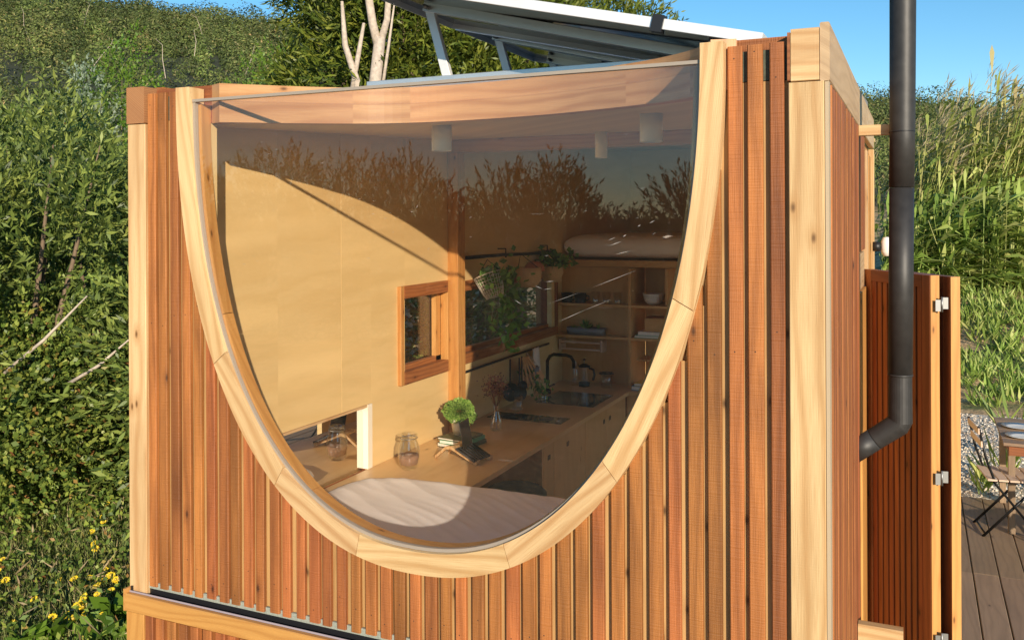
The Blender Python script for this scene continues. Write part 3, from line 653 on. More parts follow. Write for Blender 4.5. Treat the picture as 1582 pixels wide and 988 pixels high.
tag(nb_.build('nail_heads', plain('rusty_nail', (.09, .05, .035), .6, .4), H, autofix=False), kind='stuff')
# backing boards between slats, cut round the arch
bk = B()
nb = 90
for i in range(nb):
    u0 = .086 + (2.402 - .086) * i / nb; u1 = .086 + (2.402 - .086) * (i + 1) / nb; uc = (u0 + u1) / 2
    zt = 2.87 if abs(uc - AC) > AW - .03 else max(min(arch_bottom(u0), arch_bottom(u1)) + .03, 1.2)
    bk.box(u0, u1, .0205, .05, .15, min(zt, 2.87), 'z')
bk.build('backing_board', 'backing', H, autofix=False)
B().box(.088, .27, .0195, .05, 2.872, 2.96, 'x').build('felt_strip', 'moss', H)
B().box(2.23, 2.40, .0195, .05, 2.872, 2.955, 'x').build('felt_strip', 'moss', H)
B().box(.088, 2.4, .008, .0160, 1.126, 1.150, 'x').build('mesh_strip', 'greystrip', H)
# corner posts
B().box(0, .088, -.004, .09, 1.105, 2.860, 'z', .002).build('corner_post', 'pine', H)
B().box(0, .088, -.02, .09, .15, 1.036, 'z', .002).build('corner_post', 'orange', H)
B().box(2.402, 2.492, -.006, .09, .15, 2.858, 'z', .002).build('corner_post', 'pine', H)
B().box(2.4935, 2.503, .0, .045, .15, 2.872, 'z').build('corner_trim', plain('pale_sealant', (0.46, 0.36, 0.24), .6), H)
B().box(-.003, .086, -.006, .085, 2.8635, 3.0, 'y', .002).build('beam_end', wood('end_grain_brown', (.42, .2, .08), (.25, .1, .04), .7, 300, .6, 0, .4, 0), H)
B().box(2.408, 2.480, -.006, .1, 2.8615, 3.0, 'x', .002).build('beam_end', 'pine', H)
B().box(2.399, 2.4065, -.006, .1, 2.864, 2.992, 'x').build('beam_end', 'brown', H)
B().box(2.4815, 2.506, -.004, 1.275, 2.858, 3.012, 'y', .003).build('fascia_board', wood('weathered_fascia', (.55, .38, .22), (.38, .24, .13), .6, 50, .5, .3, .5, .05), H)
B().box(2.4815, 2.506, 1.283, 2.575, 2.858, 3.012, 'y', .003).build('fascia_board', wood('weathered_fascia_b', (.58, .42, .25), (.40, .26, .14), .6, 50, .5, .3, .5, .05), H)
# arched frame in glued segments
def arch_ring(hw0, h0, hw1, h1, y0, y1, t0, t1, n, name, mat, top0=AZ, top1=AZ, parent=H):
    b = B(); L = 0; prev = None
    for i in range(n + 1):
        t = t0 + (t1 - t0) * i / n
        o = arch_pt(t, hw0, h0, top0); q = arch_pt(t, hw1, h1, top1)
        if prev: L += math.dist(prev, o)
        prev = o
        for (p, yy) in ((o, y0), (q, y0), (q, y1), (o, y1)): b.v.append((p[0], yy, p[1]))
        if i:
            k = (i - 1) * 4
            for j in range(4):
                j2 = (j + 1) % 4; ww = (0, .08, .16, .24, .32)
                b.face([k + j, k + j2, k + 4 + j2, k + 4 + j], [(ww[j], L0), (ww[j + 1], L0), (ww[j + 1], L), (ww[j], L)])
        L0 = L
    b.face([0, 1, 2, 3]); m = n * 4; b.face([m, m + 1, m + 2, m + 3])
    # straight grain: each glued segment was sawn from a straight plank
    pa, pb = b.v[0], b.v[n * 4]; tx, tz = pb[0] - pa[0], pb[2] - pa[2]; q = math.hypot(tx, tz) or 1; tx /= q; tz /= q
    if n < 40: b.uv = [[((b.v[i][0] * -tz + b.v[i][2] * tx) + b.v[i][1] * 1.3, b.v[i][0] * tx + b.v[i][2] * tz) for i in f] for f in b.f]
    return b.build(name, mat, parent)
cuts = [0, .20, .325, .44, .60, .73, .86, 1.0]
for i in range(len(cuts) - 1):
    arch_ring(AW, AH, AW - .064, AH - .072, -.028, .045, cuts[i] + (.0006 if i else 0), cuts[i + 1], 22, 'arch_segment', 'pine')
cuts2 = [0, .16, .36, .55, .80, 1.0]
for i in range(len(cuts2) - 1):     # inner reveal ring behind the pane
    arch_ring(AW - .069, 1.480, AW - .090, 1.462, .006, .052, cuts2[i] + (.0006 if i else 0), cuts2[i + 1], 22, 'inner_arch_segment', 'orange', 2.92, 2.92)
arch_ring(AW - .0645, 1.4805, AW - .076, 1.470, -.012, .004, 0, 1, 90, 'glazing_bead', MT['edge'], 2.93, 2.93)
# pane: arch shaped slab 10 mm thick
pn = B(); K = 72; pts = [arch_pt(i / K, AW - .066, 1.480, 2.93) for i in range(K + 1)]
pn.prism([(p[0], p[1]) for p in pts], 1, -.010, .0)
pn.build('window_glass', 'glass', H)
B().box(AC - .919, AC + .919, -.016, .004, 2.926, 2.936, 'x').build('glass_edge', 'edge', H)
sc = B(); sr_ = random.Random(4)
def mark(p0, p1, w_):
    A = P_(*p0, 1, -.0112); Z_ = P_(*p1, 1, -.0112); d = (Z_ - A).normalized(); n_ = Vector((-d.z, 0, d.x)) * w_; i = len(sc.v)
    sc.v += [tuple(A), tuple((A + Z_) / 2 + n_), tuple(Z_), tuple((A + Z_) / 2 - n_)]; sc.face([i, i + 1, i + 2, i + 3])
for p0, p1, w_ in (((845, 470), (900, 450), .0004), ((915, 444), (984, 417), .0007), ((862, 497), (905, 478), .0007), ((900, 480), (945, 462), .0005), ((940, 380), (962, 372), .001), ((950, 393), (975, 387), .0009), ((962, 366), (968, 362), .0013), ((938, 372), (952, 366), .0007), ((843, 435), (856, 434), .0009), ((840, 447), (853, 445), .0007), ((795, 463), (806, 470), .001), ((826, 441), (838, 446), .0008), ((646, 316), (643, 322), .0008), ((638, 328), (634, 326), .0008), ((1003, 345), (1012, 340), .001), ((985, 350), (990, 347), .0012), ((560, 850), (573, 852), .001)): mark(p0, p1, w_)
for k in range(60):
    x = sr_.uniform(360, 1050); y = sr_.uniform(180, 420); l_ = sr_.uniform(2, 7); a = sr_.uniform(-.7, .1); mark((x, y), (x + l_, y + l_ * a), sr_.uniform(.0002, .0005))
tag(sc.build('scratch_marks', plain('scratched_glass', (.30, .28, .26), .7), H, autofix=False), kind='stuff')
# curved beam and glass lid
ARC = [(.40, -.08), (.425, .02), (.547, .235), (.665, .40), (.80, .525), (1.0, .590), (1.22, .588), (1.45, .545), (1.65, .470), (1.917, .330), (2.06, .215), (2.150, .105), (2.195, .0), (2.22, -.1)]
def arc_pts(n=6):
    o = []
    for i in range(1, len(ARC) - 2):
        p0, p1, p2, p3 = ARC[i - 1:i + 3]
        for k in range(n):
            t = k / n; o.append(tuple(.5 * (2 * p1[j] + (p2[j] - p0[j]) * t + (2 * p0[j] - 5 * p1[j] + 4 * p2[j] - p3[j]) * t * t + (3 * p1[j] - p0[j] - 3 * p2[j] + p3[j]) * t ** 3) for j in (0, 1)))
    return o + [ARC[-2]]
AP = arc_pts()
def slope(o):      # the roof climbs gently towards the back
    for v in o.data.vertices: v.co.z += .05 * v.co.y
    return o
def arcbeam(i0, i1, z0, z1, th, name, mat, parent=H):
    b = B(); L = 0; L0 = 0
    for i in range(i0, i1 + 1):
        p = AP[i]; q0 = AP[max(i - 1, 0)]; q1 = AP[min(i + 1, len(AP) - 1)]; tx, ty = q1[0] - q0[0], q1[1] - q0[1]; q = math.hypot(tx, ty); nx, ny = -ty / q, tx / q
        if i > i0: L += math.dist(p, AP[i - 1])
        for (a, z) in ((0, z0), (0, z1), (th, z1), (th, z0)): b.v.append((p[0] + nx * a, p[1] + ny * a, z))
        if i > i0:
            k = (i - i0 - 1) * 4
            for j in range(4):
                j2 = (j + 1) % 4; ww = (0, .13, .18, .31, .36); b.face([k + j, k + j2, k + 4 + j2, k + 4 + j], [(ww[j], L0), (ww[j + 1], L0), (ww[j + 1], L), (ww[j], L)])
        L0 = L
    b.face([0, 1, 2, 3]); m = (i1 - i0) * 4; b.face([m, m + 1, m + 2, m + 3]); return slope(b.build(name, mat, parent))
NA = len(AP) - 1
for (a, c_) in ((0, 14), (14, 21), (21, 46), (46, 56), (56, NA)): arcbeam(a, c_, 2.852, 2.992, .07, 'curved_beam', 'beam')
ld = B(); ps = [(p[0], max(p[1] - .001, .006)) for p in AP]
ld.prism(ps, 2, 2.925, 2.931); slope(ld.build('glass_lid', 'lid', H))
# roof
back = [(p[0], p[1] + .071) for p in AP]
rf = B(); ps = [(.02, .055)] + [(.40, .055)] + back[3:-3] + [(2.22, .055), (2.478, .055), (2.478, 2.57), (2.33, 2.6), (2.33, 6.2), (.02, 6.2)]
rf.prism(ps, 2, 2.95, 2.975); slope(rf.build('roof', plain('grey_roof_membrane', (.22, .22, .22), .8, 0, 20, .2), H))
cl = B(); ps = [(.125, .055)] + [(.40, .055)] + back[3:-3] + [(2.22, .055), (2.375, .055), (2.375, 6.05), (.125, 6.05)]
cl.prism(ps, 2, 2.86, 2.89); slope(cl.build('ceiling', 'ply', H))
# short returns that close the roof edge between frame and curved beam
B().box(.09, .424, .052, .10, 2.856, 2.994, 'x').build('roof_edge', 'slat', H); B().box(2.196, 2.40, .052, .10, 2.856, 2.994, 'x').build('roof_edge', 'slat', H)
B().box(.13, 2.37, 2.27, 2.37, 2.90, 2.972, 'x').build('ceiling_beam', 'orange', H)
# left wall with its window openings (u .0-.13)
def wallbox(y0, y1, z0, z1, name='wall_panel', mat='ply', u0=.092, u1=.13):
    o = B().box(u0, u1, y0, y1, z0, z1, 'y').build(name, mat, H)
    if z1 > 2.9:
        for v in o.data.vertices:
            if v.co.z > 2.9: v.co.z = 2.875 + .05 * v.co.y
    return o
wallbox(.05, .70, .4, 2.904); wallbox(.70, 1.1785, 1.55, 2.904); wallbox(1.1815, 1.440, 1.55, 2.904); wallbox(.70, 1.44, .4, 1.20)
wallbox(1.4405, 1.775, .4, 2.904); wallbox(1.775, 2.27, .4, 1.655); wallbox(1.775, 2.27, 2.075, 2.904)
wallbox(2.27, 2.44, .4, 2.904); wallbox(2.44, 3.95, .4, 1.655); wallbox(2.44, 3.95, 2.075, 2.904); wallbox(3.95, 6.05, .4, 2.904)
def outer(y0, y1, z0, z1): return B().box(0, .09, y0, y1, z0, z1, 'y').build('outer_wall', 'slatdark', H)
outer(.09, 1.775, .15, 2.904); outer(1.775, 2.27, .15, 1.655); outer(1.775, 2.27, 2.075, 2.904); outer(2.27, 2.44, .15, 2.904); outer(2.44, 3.95, .15, 1.655); outer(2.44, 3.95, 2.075, 2.904); outer(3.95, 6.1, .15, 2.904)
B().box(0, .085, .09, 6.2, 2.906, 3.01, 'y').build('side_beam', 'slat', H)
# low mirror strip with cream jamb
B().box(.093, .102, .70, 1.395, 1.21, 1.549, 'y').build('mirror_strip', 'mirror', H)
B().box(.093, .136, 1.400, 1.4395, 1.2185, 1.5485, 'z').build('mirror_jamb', 'cream', H)
B().box(.093, .133, .70, 1.3995, 1.536, 1.5485, 'y').build('mirror_head', 'pine', H)
# small square window
def window(y0, y1, z0, z1, name, stile, rail, fw=.062, u1=.152):
    f = B().box(.10, u1, y0, y0 + fw * .55, z0, z1, 'z', .003).build('window_frame', stile, H)
    B().box(.10, u1 - .002, y1 - fw * .5, y1, z0, z1, 'z', .003).build('jamb', stile, f)
    B().box(.10, u1 + .003, y0 + fw * .56, y1 - fw * .51, z0, z0 + fw, 'y', .003).build('sill', rail, f)
    B().box(.10, u1 + .003, y0 + fw * .56, y1 - fw * .51, z1 - fw, z1, 'y', .003).build('head', rail, f)
    B().box(.07, .10, y0 + fw * .5, y1 - fw * .5, z0 + fw * .9, z0 + fw * 1.4, 'y').build('inner_sill', rail, f)
    B().box(.07, .10, y0 + fw * .55, y0 + fw * 1.0, z0 + fw, z1 - fw, 'z').build('inner_jamb', stile, f)
    B().box(.07, .10, y1 - fw * 1.3, y1 - fw * .5, z0 + fw, z1 - fw, 'z').build('inner_jamb', stile, f)
    B().box(.060, .066, y0 + .01, y1 - .01, z0 + .02, z1 - .02).build('pane', 'clear', f)
window(1.70, 2.268, 1.593, 2.133, 'w', 'orange', 'brown', .068)
window(2.375, 4.04, 1.60, 2.115, 'w', 'brown', 'brown', .062)
B().box(.1305, .20, 2.272, 2.368, .4, 2.899, 'z', .003).build('wall_post', 'orange', H)
# front interior: wall below the arch, side strips
fr = B()
for i in range(60):
    u0 = .13 + 2.24 * i / 60; u1 = .13 + 2.24 * (i + 1) / 60; uc = (u0 + u1) / 2
    zt = 2.9 if abs(uc - AC) > AW - .10 else max(min(arch_bottom(u0), arch_bottom(u1)) + .04, 1.2); fr.box(u0, u1, .052, .0845, .4, min(zt, 2.858), 'z')
fr.build('front_wall_lining', 'ply', H, autofix=False)
B().box(.0, 2.5, .0, 6.2, .30, .40, 'y').build('floor', 'counter', H)
# right wall
B().box(2.37, 2.40, .05, 2.55, .4, 2.90, 'y').build('wall_panel', 'ply', H)
B().box(2.405, 2.478, .10, 2.57, .15, 2.857, 'y').build('side_wall_core', 'backing', H)
y = .05; k = 0
while y < 1.215:
    B().box(2.480, 2.506 + random.uniform(-.002, .002), y, y + .036, .15, 2.853, 'z', .003).build('side_slat', 'slatdark' if k % 3 else 'slat', H); y += .0475; k += 1
B().box(2.480, 2.494, 1.24, 1.27, .15, 2.85, 'z').build('dark_joint', 'black', H)
y = 1.29
while y < 1.78:
    B().box(2.480, 2.500, y, y + .036, 2.36, 2.853, 'z', .003).build('side_slat', 'slatdark', H); y += .0475
B().box(2.480, 2.497, 1.29, 1.78, 2.20, 2.35, 'y').build('lintel_board', wood('grey_lintel', (.5, .33, .18), (.36, .2, .1), .6), H)
B().box(2.480, 2.506, 1.40, 1.79, .15, 2.195, 'z', .003).build('door_stile', 'orange', H)
B().box(2.480, 2.508, 1.84, 1.93, .15, 2.80, 'z', .003).build('door_stile', 'pine', H)
B().box(2.480, 2.500, 2.15, 2.35, .15, 2.80, 'z', .003).build('door_stile', 'orange', H)
B().box(2.480, 2.508, 2.50, 2.57, .15, 2.85, 'z', .003).build('door_stile', 'pine', H)
# rear right wall with the open doorway, back wall, rear room
B().box(2.28, 2.33, 4.0, 6.1, .15, 3.07, 'y').build('wall_panel', 'ply', H)
B().box(2.28, 2.33, 2.60, 4.0, 2.35, 3.0, 'y').build('wall_panel', 'ply', H)
B().box(.13, 2.28, 6.05, 6.15, .15, 3.2, 'x').build('back_wall', 'ply', H)
B().box(.1305, .7195, 4.17, 4.22, .4, 2.12, 'z').build('kitchen_wall_panel', 'cab', H)
# loft
B().box(.1305, 2.27, 4.13, 6.04, 2.125, 2.175, 'x').build('loft_floor', 'cab', H)
# planter trough on the facade
tr = thing('planter_trough', 'long wooden planter trough with a black lining running under the front slats', 'planter')
B().box(.010, 2.5, -.034, -.014, 1.043, 1.108, 'x', .003).build('front_board', 'orange', tr)
B().box(.010, 2.5, -.0137, -.0112, 1.045, 1.113, 'x').build('plastic_edge', plain('grey_plastic_edge', (.35, .3, .33), .4), tr)
B().box(.012, 2.5, -.0109, .0105, 1.05, 1.085, 'x').build('lining', 'black', tr); B().box(.0125, 2.4, .0108, .0160, 1.05, 1.1255, 'x').build('lining_back', 'black', tr)
B().box(.000, .0095, -.034, -.0045, 1.043, 1.124, 'y').build('end_board', 'orange', tr)
B().box(.0125, .020, -.0108, -.0045, 1.086, 1.128, 'y').build('lining_end', 'black', tr)

# ---- roof top: solar rack and panels
sr = thing('solar_rack', 'tilted aluminium mounting rack on the cabin roof', 'rack', (0, 0, 3.03))
for i, v in enumerate((.92, 1.62, 2.35)):
    z0 = .042
    B().box(.47, 1.99, v - .02, v + .02, z0, z0 + .045, 'x', .002).build('base_rail', 'alu', sr)
    B().box(-.02, .02, -.014, .014, 0, .345, 'z', .002, Matrix.Translation((.872, v, .08)) @ Matrix.Rotation(R(-16), 4, 'Y')).build('leg', 'alufr', sr)
    m = Matrix.Translation((1.965, v - .004 * i, .088)) @ Matrix.Rotation(R(14.3), 4, 'Y')
    B().box(-1.24, .02, -.022, .022, -.02, .022, 'x', .002, m).build('tilt_rail', 'alu', sr)
    B().lathe([(0, 0), (.010, 0), (.010, .03), (0, .03)], n=8).build('bolt', 'steel', sr).matrix_local = Matrix.Translation((.785, v - .024, .385)) @ Matrix.Rotation(R(90), 4, 'X')
    B().lathe([(0, 0), (.010, 0), (.010, .03), (0, .03)], n=8).build('bolt', 'steel', sr).matrix_local = Matrix.Translation((1.955, v - .022, .085)) @ Matrix.Rotation(R(90), 4, 'X')
def panel(y0, y1, lab):
    t = thing('photovoltaic_unit', lab, 'solar panel', (2.252, y0, 3.064), 0, 'solar panels on the roof rack'); W = y1 - y0; L = 1.72; t.rotation_euler = (0, R(13.3), 0)
    B().box(-L, 0, 0, .012, 0, .036, 'x', .001).build('frame_rail', 'alufr', t); B().box(-L, 0, W - .012, W, 0, .036, 'x', .001).build('frame_rail', 'alufr', t)
    B().box(-L, -L + .012, .0125, W - .0125, 0, .036, 'y').build('frame_rail', 'alufr', t); B().box(-.012, 0, .0125, W - .0125, 0, .036, 'y').build('frame_rail', 'alufr', t)
    B().box(-L + .0125, -.0125, .0125, W - .0125, .024, .033, 'x').build('cell_sheet', 'cell', t)
    B().box(-L * .62, -L * .62 + .11, W * .42, W * .42 + .08, .004, .0235).build('junction_box', 'black', t)
    return t
p1 = panel(.50, 1.50, 'front solar panel with its white frame edge facing the viewer'); panel(1.54, 2.54, 'rear solar panel hidden mostly behind the front one')
B().box(-.375, -.335, -.010, .03, -.012, .046).build('clamp', 'black', p1)
# ---- stick bracket, ledge block, flue, wall lamp
tag(B().box(2.507, 2.66, 1.225, 1.262, 2.815, 2.855, 'x', .002).build('timber_bracket', 'pine'), 'short square timber stub sticking out of the right wall near the eaves', 'bracket')
lb = thing('ledge_block', 'pale timber block fixed low on the right wall with a square screw plate', 'block')
B().box(2.508, 2.66, 1.03, 1.075, .86, 1.01, 'x', .004).build('block', 'pine', lb)
B().box(2.60, 2.612, 1.026, 1.0295, .915, .928).build('screw_plate', 'steel', lb)
fl_ = thing('stove_flue', 'matt dark grey stove flue pipe with elbow on the right wall', 'flue pipe')
fv = 1.20; e0 = P_(1325, 695, 1, fv); e1 = P_(1391, 653, 1, fv); e1b = P_(1391, 578, 1, fv); e2 = P_(1393, 290, 1, fv); e3 = P_(1395, -60, 1, fv)
e0 = Vector((2.47, fv, e0.z - .02))
B().tube([e0, e1 + (e0 - e1) * .5], .0415, 28).build('elbow_lower', 'flue', fl_)
d_ = (e0 - e1).normalized()
B().tube([e1 + (e0 - e1) * .49, e1 + d_ * .004, e1 + Vector((0, 0, .004)), e1b], [.041, .043, .043, .041], 28, True, False).build('elbow_upper', 'flue', fl_)
B().tube([e1b - Vector((0, 0, .004)), e2], [.0435, .0435], 28).build('pipe_section', 'flue', fl_)
B().tube([e2 + Vector((0, 0, .002)), P_(1394, 205, 1, fv), e3, e3 + Vector((.0, 0, .5))], [.0445, .0450, .047, .048], 28).build('pipe_section', 'flue', fl_)
B().lathe([(.0440, 0), (.0462, .001), (.0462, .005), (.0440, .006)], tuple(P_(1393.5, 205, 1, fv)), 28).build('clamp_ring', 'black', fl_)
B().lathe([(.0415, 0), (.0448, .001), (.0448, .008), (.0415, .010)], tuple(e1b - Vector((0, 0, .006))), 28).build('collar', 'flue', fl_)
wl = thing('wall_lamp', 'small black wall lamp with a white bulb on the right wall', 'lamp', (2.50, 2.30, 2.355))
B().tube([(0.01, 0, 0), (.045, 0, 0)], .024, 14).build('lamp_base', 'black', wl)
B().lathe([(0, -.048), (.018, -.045), (.027, -.025), (.029, 0), (.027, .025), (.018, .045), (0, .048)], (.075, 0, 0), 16).build('bulb', 'white', wl)

# ---- folding shutter leaves
def leaf(p0, p1, z0, z1, lab, flip=1, ns=9):
    a = Vector((*p0, 0)); c = Vector((*p1, 0)); L = (c - a).length; ang = math.atan2(c.y - a.y, c.x - a.x)
    t = thing('shutter_leaf', lab, 'shutter', (p0[0], p0[1], z0), ang, 'folding shutter leaves at the side door'); hh = z1 - z0; T = .040; s_ = .052
    B().box(0, s_, -T / 2, T / 2, 0, hh, 'z', .002).build('stile', 'slat', t); B().box(L - s_, L, -T / 2, T / 2, 0, hh, 'z', .002).build('stile', 'slatdark', t)
    B().box(L + .0005, L + .004, -T / 2 + .001, T / 2 - .001, 0, hh, 'z').build('lit_edge_strip', 'orange', t)  # paler strip paints the sunlight on the leaf's end edge
    B().box(s_ + .0005, L - s_ - .0005, -T / 2, T / 2, hh - .05, hh, 'x', .002).build('rail', 'slatdark', t); B().box(s_ + .0005, L - s_ - .0005, -T / 2, T / 2, 0, .06, 'x', .002).build('rail', 'slatdark', t)
    B().box(s_ + .0005, L - s_ - .0005, T / 2 - .012, T / 2 - .004, .0605, hh - .0505, 'z').build('back_sheet', 'slatdark', t)
    q = (L - 2 * s_) / ns
    for i in range(ns): B().box(s_ + i * q + .004, s_ + (i + 1) * q - .006, -T / 2 + .004, T / 2 - .014, .0605, hh - .0505, 'z', .002).build('slat', 'slatdark', t)
    return t
lf1 = leaf((2.512, 1.80), (2.772, 1.418), .35, 2.27, 'front dark slatted shutter leaf half hidden by the flue pipe', ns=9)
lf2 = leaf((2.60, 1.86), (2.845, 1.435), .35, 2.265, 'rear shutter leaf folded behind the first one', ns=9)
for px, py, s_ in ((1455, 470, 1), (1455, 738, 1), (1455, 988, 1), (1332, 450, .7)):
    pt = P_(px, py, 1, 1.40 if px > 1400 else 1.78)
    t = thing('butterfly_hinge', {470: 'top steel hinge joining the two shutter leaves', 738: 'middle steel hinge joining the two shutter leaves', 988: 'lowest steel hinge joining the shutter leaves at the bottom edge', 450: 'small steel hinge between door stile and shutter'}[py], 'hinge', tuple(pt), R(12), 'steel hinges of the shutters'); t.scale = (.95, .8, .8)
    B().box(-.024 * s_, -.002, -.002, .0, -.034, .022, 'z').build('hinge_plate', 'steel', t); B().box(.002, .024 * s_, -.002, .0, -.022, .034, 'z').build('hinge_plate', 'steel', t)
    B().tube([(0, -.004, -.036), (0, -.004, .036)], .0042, 8).build('hinge_pin', 'steel', t)
    for sx in (-.015, .013):
        for zz in (-.014, .004, .018): pass

# ================================================================== INTERIOR: KITCHEN, BED
K_ = thing('kitchen_counter', 'long built-in plywood desk and kitchen counter along the left wall', 'counter')
ct = B(); ct.box(.1305, .760, .09, 4.168, 1.190, 1.218, 'y', .002); ct.build('countertop', 'counter', K_)
B().box(.7605, 1.45, 3.905, 4.168, 1.190, 1.2175, 'x', .002).build('countertop', 'counter', K_)
B().box(.14, .735, 2.285, 2.305, .40, 1.1895, 'z').build('end_panel', 'cab', K_)
B().box(.14, .715, 2.31, 4.0, .42, 1.185, 'z').build('cabinet_body', plain('shadow_gap', (.10, .05, .02), .8), K_)
def door(y0, y1, z0, z1, py, pz, name='cabinet_door'):
    d = B().box(.7155, .736, y0 + .002, y1 - .002, z0 + .002, z1 - .002, 'z', .0015).build(name, 'cab', K_)
    B().box(.7362, .7375, py - .02, py + .02, pz - .014, pz + .014).build('finger_pull', plain('dark_pull', (.05, .025, .012), .7), d)
door(2.306, 2.47, .42, 1.186, 2.39, 1.10); door(2.47, 3.02, .74, 1.186, 2.70, 1.11); door(2.47, 3.02, .42, .74, 2.72, .68, 'drawer_front'); door(3.02, 3.46, .42, 1.186, 3.40, 1.10); door(3.46, 3.90, .42, 1.186, 3.53, 1.10)
d = B().box(.745, 1.30, 3.915, 3.935, .42, 1.186, 'z', .0015).build('cabinet_door', 'cab', K_)
B().box(.28, .70, 3.28, 3.72, 1.2185, 1.221).build('sink_rim', 'hob', K_)
hb = thing('cooking_hob', 'slim black glass hob set into the counter', 'hob', (.43, 2.80, 1.2185))
B().box(-.26, .25, -.075, .085, 0, .005).build('glass_plate', 'hob', hb); 
for dx in (-.15, .12): B().lathe([(0, .0055), (.05, .0055), (.05, .007), (.0, .0072)], (dx, 0, 0), 18).build('burner', 'keys', hb)
B().lathe([(0, .005), (.012, .005), (.012, .02), (0, .02)], (.22, -.05, 0), 10).build('knob', 'steel', hb)
# bed
def cushion(name, x0, x1, y0, y1, z0, z1, r, mat, parent, nx, ny, wr, pc=6.0, seed=0):
    X, Y = np.meshgrid(np.linspace(-1, 1, nx), np.linspace(-1, 1, ny)); cx_, cy_ = (x0 + x1) / 2, (y0 + y1) / 2; hx, hy = (x1 - x0) / 2, (y1 - y0) / 2
    sx, sy = X, Y
    rr_ = (np.abs(sx) ** pc + np.abs(sy) ** pc) ** (1 / pc) + 1e-9; mx = np.maximum(np.abs(sx), np.abs(sy)) + 1e-9
    ux, uy = sx / rr_ * mx, sy / rr_ * mx; e = mx
    edge = np.clip((1 - e) * min(hx, hy) / r, 0, 1); zz = z0 + (z1 - z0) * np.sqrt(np.clip(1 - (1 - edge) ** 2, 0, 1))
    wx = cx_ + ux * hx; wy = cy_ + uy * hy
    zz = zz + wr(wx, wy) * np.clip(edge * 2, 0, 1)
    V = np.stack([wx, wy, zz], -1).reshape(-1, 3); idx = np.arange(nx * ny).reshape(ny, nx)
    F = np.stack([idx[:-1, :-1], idx[:-1, 1:], idx[1:, 1:], idx[1:, :-1]], -1).reshape(-1, 4)
    V2 = V.copy(); V2[:, 2] = z0 - .0; 
    return npmesh(name, V, F, mat, parent, True)
bd = thing('bed', 'bed with a rumpled pale sheet just inside the arched window', 'bed')
B().box(.80, 2.36, .10, 1.335, 1.13, 1.205, 'x', .002).build('bed_board', 'counter', bd)
B().box(.80, 2.36, .10, 1.31, .40, 1.129, 'x').build('bed_base', 'cab', bd)
def wr(x, y):
    a = x * .52 + y * 1.0; b_ = x - y * .4; o = 0
    for f, am, ph, k in ((19, .0065, .3, 1.3), (31, .005, 1.9, 2.1), (53, .0026, .7, 3.3), (11, .006, 2.2, .8)):
        m_ = .5 + .5 * np.sin(b_ * k * 2.1 + ph * 5); o = o + .5 * am * (1 - np.abs(np.sin(a * f + 1.3 * np.sin(b_ * k * 2.5 + ph) + ph))) * 1.6 * m_
    return o
cushion('bed_sheet', .20, 2.34, .10, 1.285, 1.22, 1.258, .09, 'sheet', bd, 260, 200, wr, 7)
# stool
st = thing('round_stool', 'round dark green upholstered stool tucked under the counter', 'stool', (.68, 2.03, .40))
B().lathe([(0, .52), (.15, .52), (.175, .545), (.175, .59), (.15, .612), (.08, .622), (0, .624)], n=28).build('seat', 'dgreen', st)
for a in (.8, 2.4, 3.9, 5.5): B().tube([(.1 * math.cos(a), .1 * math.sin(a), .52), (.17 * math.cos(a), .17 * math.sin(a), 0)], .011, 8).build('leg', 'blackmet', st)
# loft mattress
lm = thing('loft_mattress', 'pale rounded mattress lying on the sleeping loft', 'mattress')
def rmat(x0, x1, y0, y1, z0, z1, name, mat, parent):
    b = B(); prof = []
    n = 10; r_ = (z1 - z0) / 2
    ys = []
    for (xx, sc) in [(x0, 0.45), (x0 + .012, .68), (x0 + .04, .86), (x0 + .08, .96), (x0 + .16, 1), (x1 - .1, 1), (x1, .9)]:
        ring = []
        for k in range(20):
            a = 2 * math.pi * k / 20; c, s_ = math.cos(a), math.sin(a)
            yy = (y0 + y1) / 2 + math.copysign(abs(c) ** .25, c) * (y1 - y0) / 2 * (.95 + .05 * sc); zz = (z0 + z1) / 2 + math.copysign(abs(s_) ** .6, s_) * r_ * max(sc, .02)
            b.v.append((xx, yy, zz))
    for i in range(6):
        for k in range(20): k2 = (k + 1) % 20; b.face([i * 20 + k, i * 20 + k2, (i + 1) * 20 + k2, (i + 1) * 20 + k], None, True)
    b.face(list(range(20))); b.face(list(range(120, 140)))
    return b.build(name, mat, parent)
rmat(.145, 2.2, 4.15, 5.9, 2.18, 2.375, 'mattress', 'sheet', lm)
# pendant spots
for i, (x, y, rr_, h) in enumerate([(.822, .952, .044, .108), (1.772, .911, .044, .108), (1.172, 2.08, .033, .138)]):
    t = thing('ceiling_spot', ['white cylinder ceiling spot near the middle of the window', 'white cylinder ceiling spot nearest the right side of the arch', 'smallest farthest white cylinder ceiling spot'][i], 'ceiling lamp', (x, y, 2.858 + .05 * y), 0, 'white cylinder ceiling spots')
    B().lathe([(0, 0), (rr_, 0), (rr_, -h), (rr_ * .85, -h), (rr_ * .82, -h + .03), (0, -h + .03)], n=28).build('lamp_body', 'white', t)
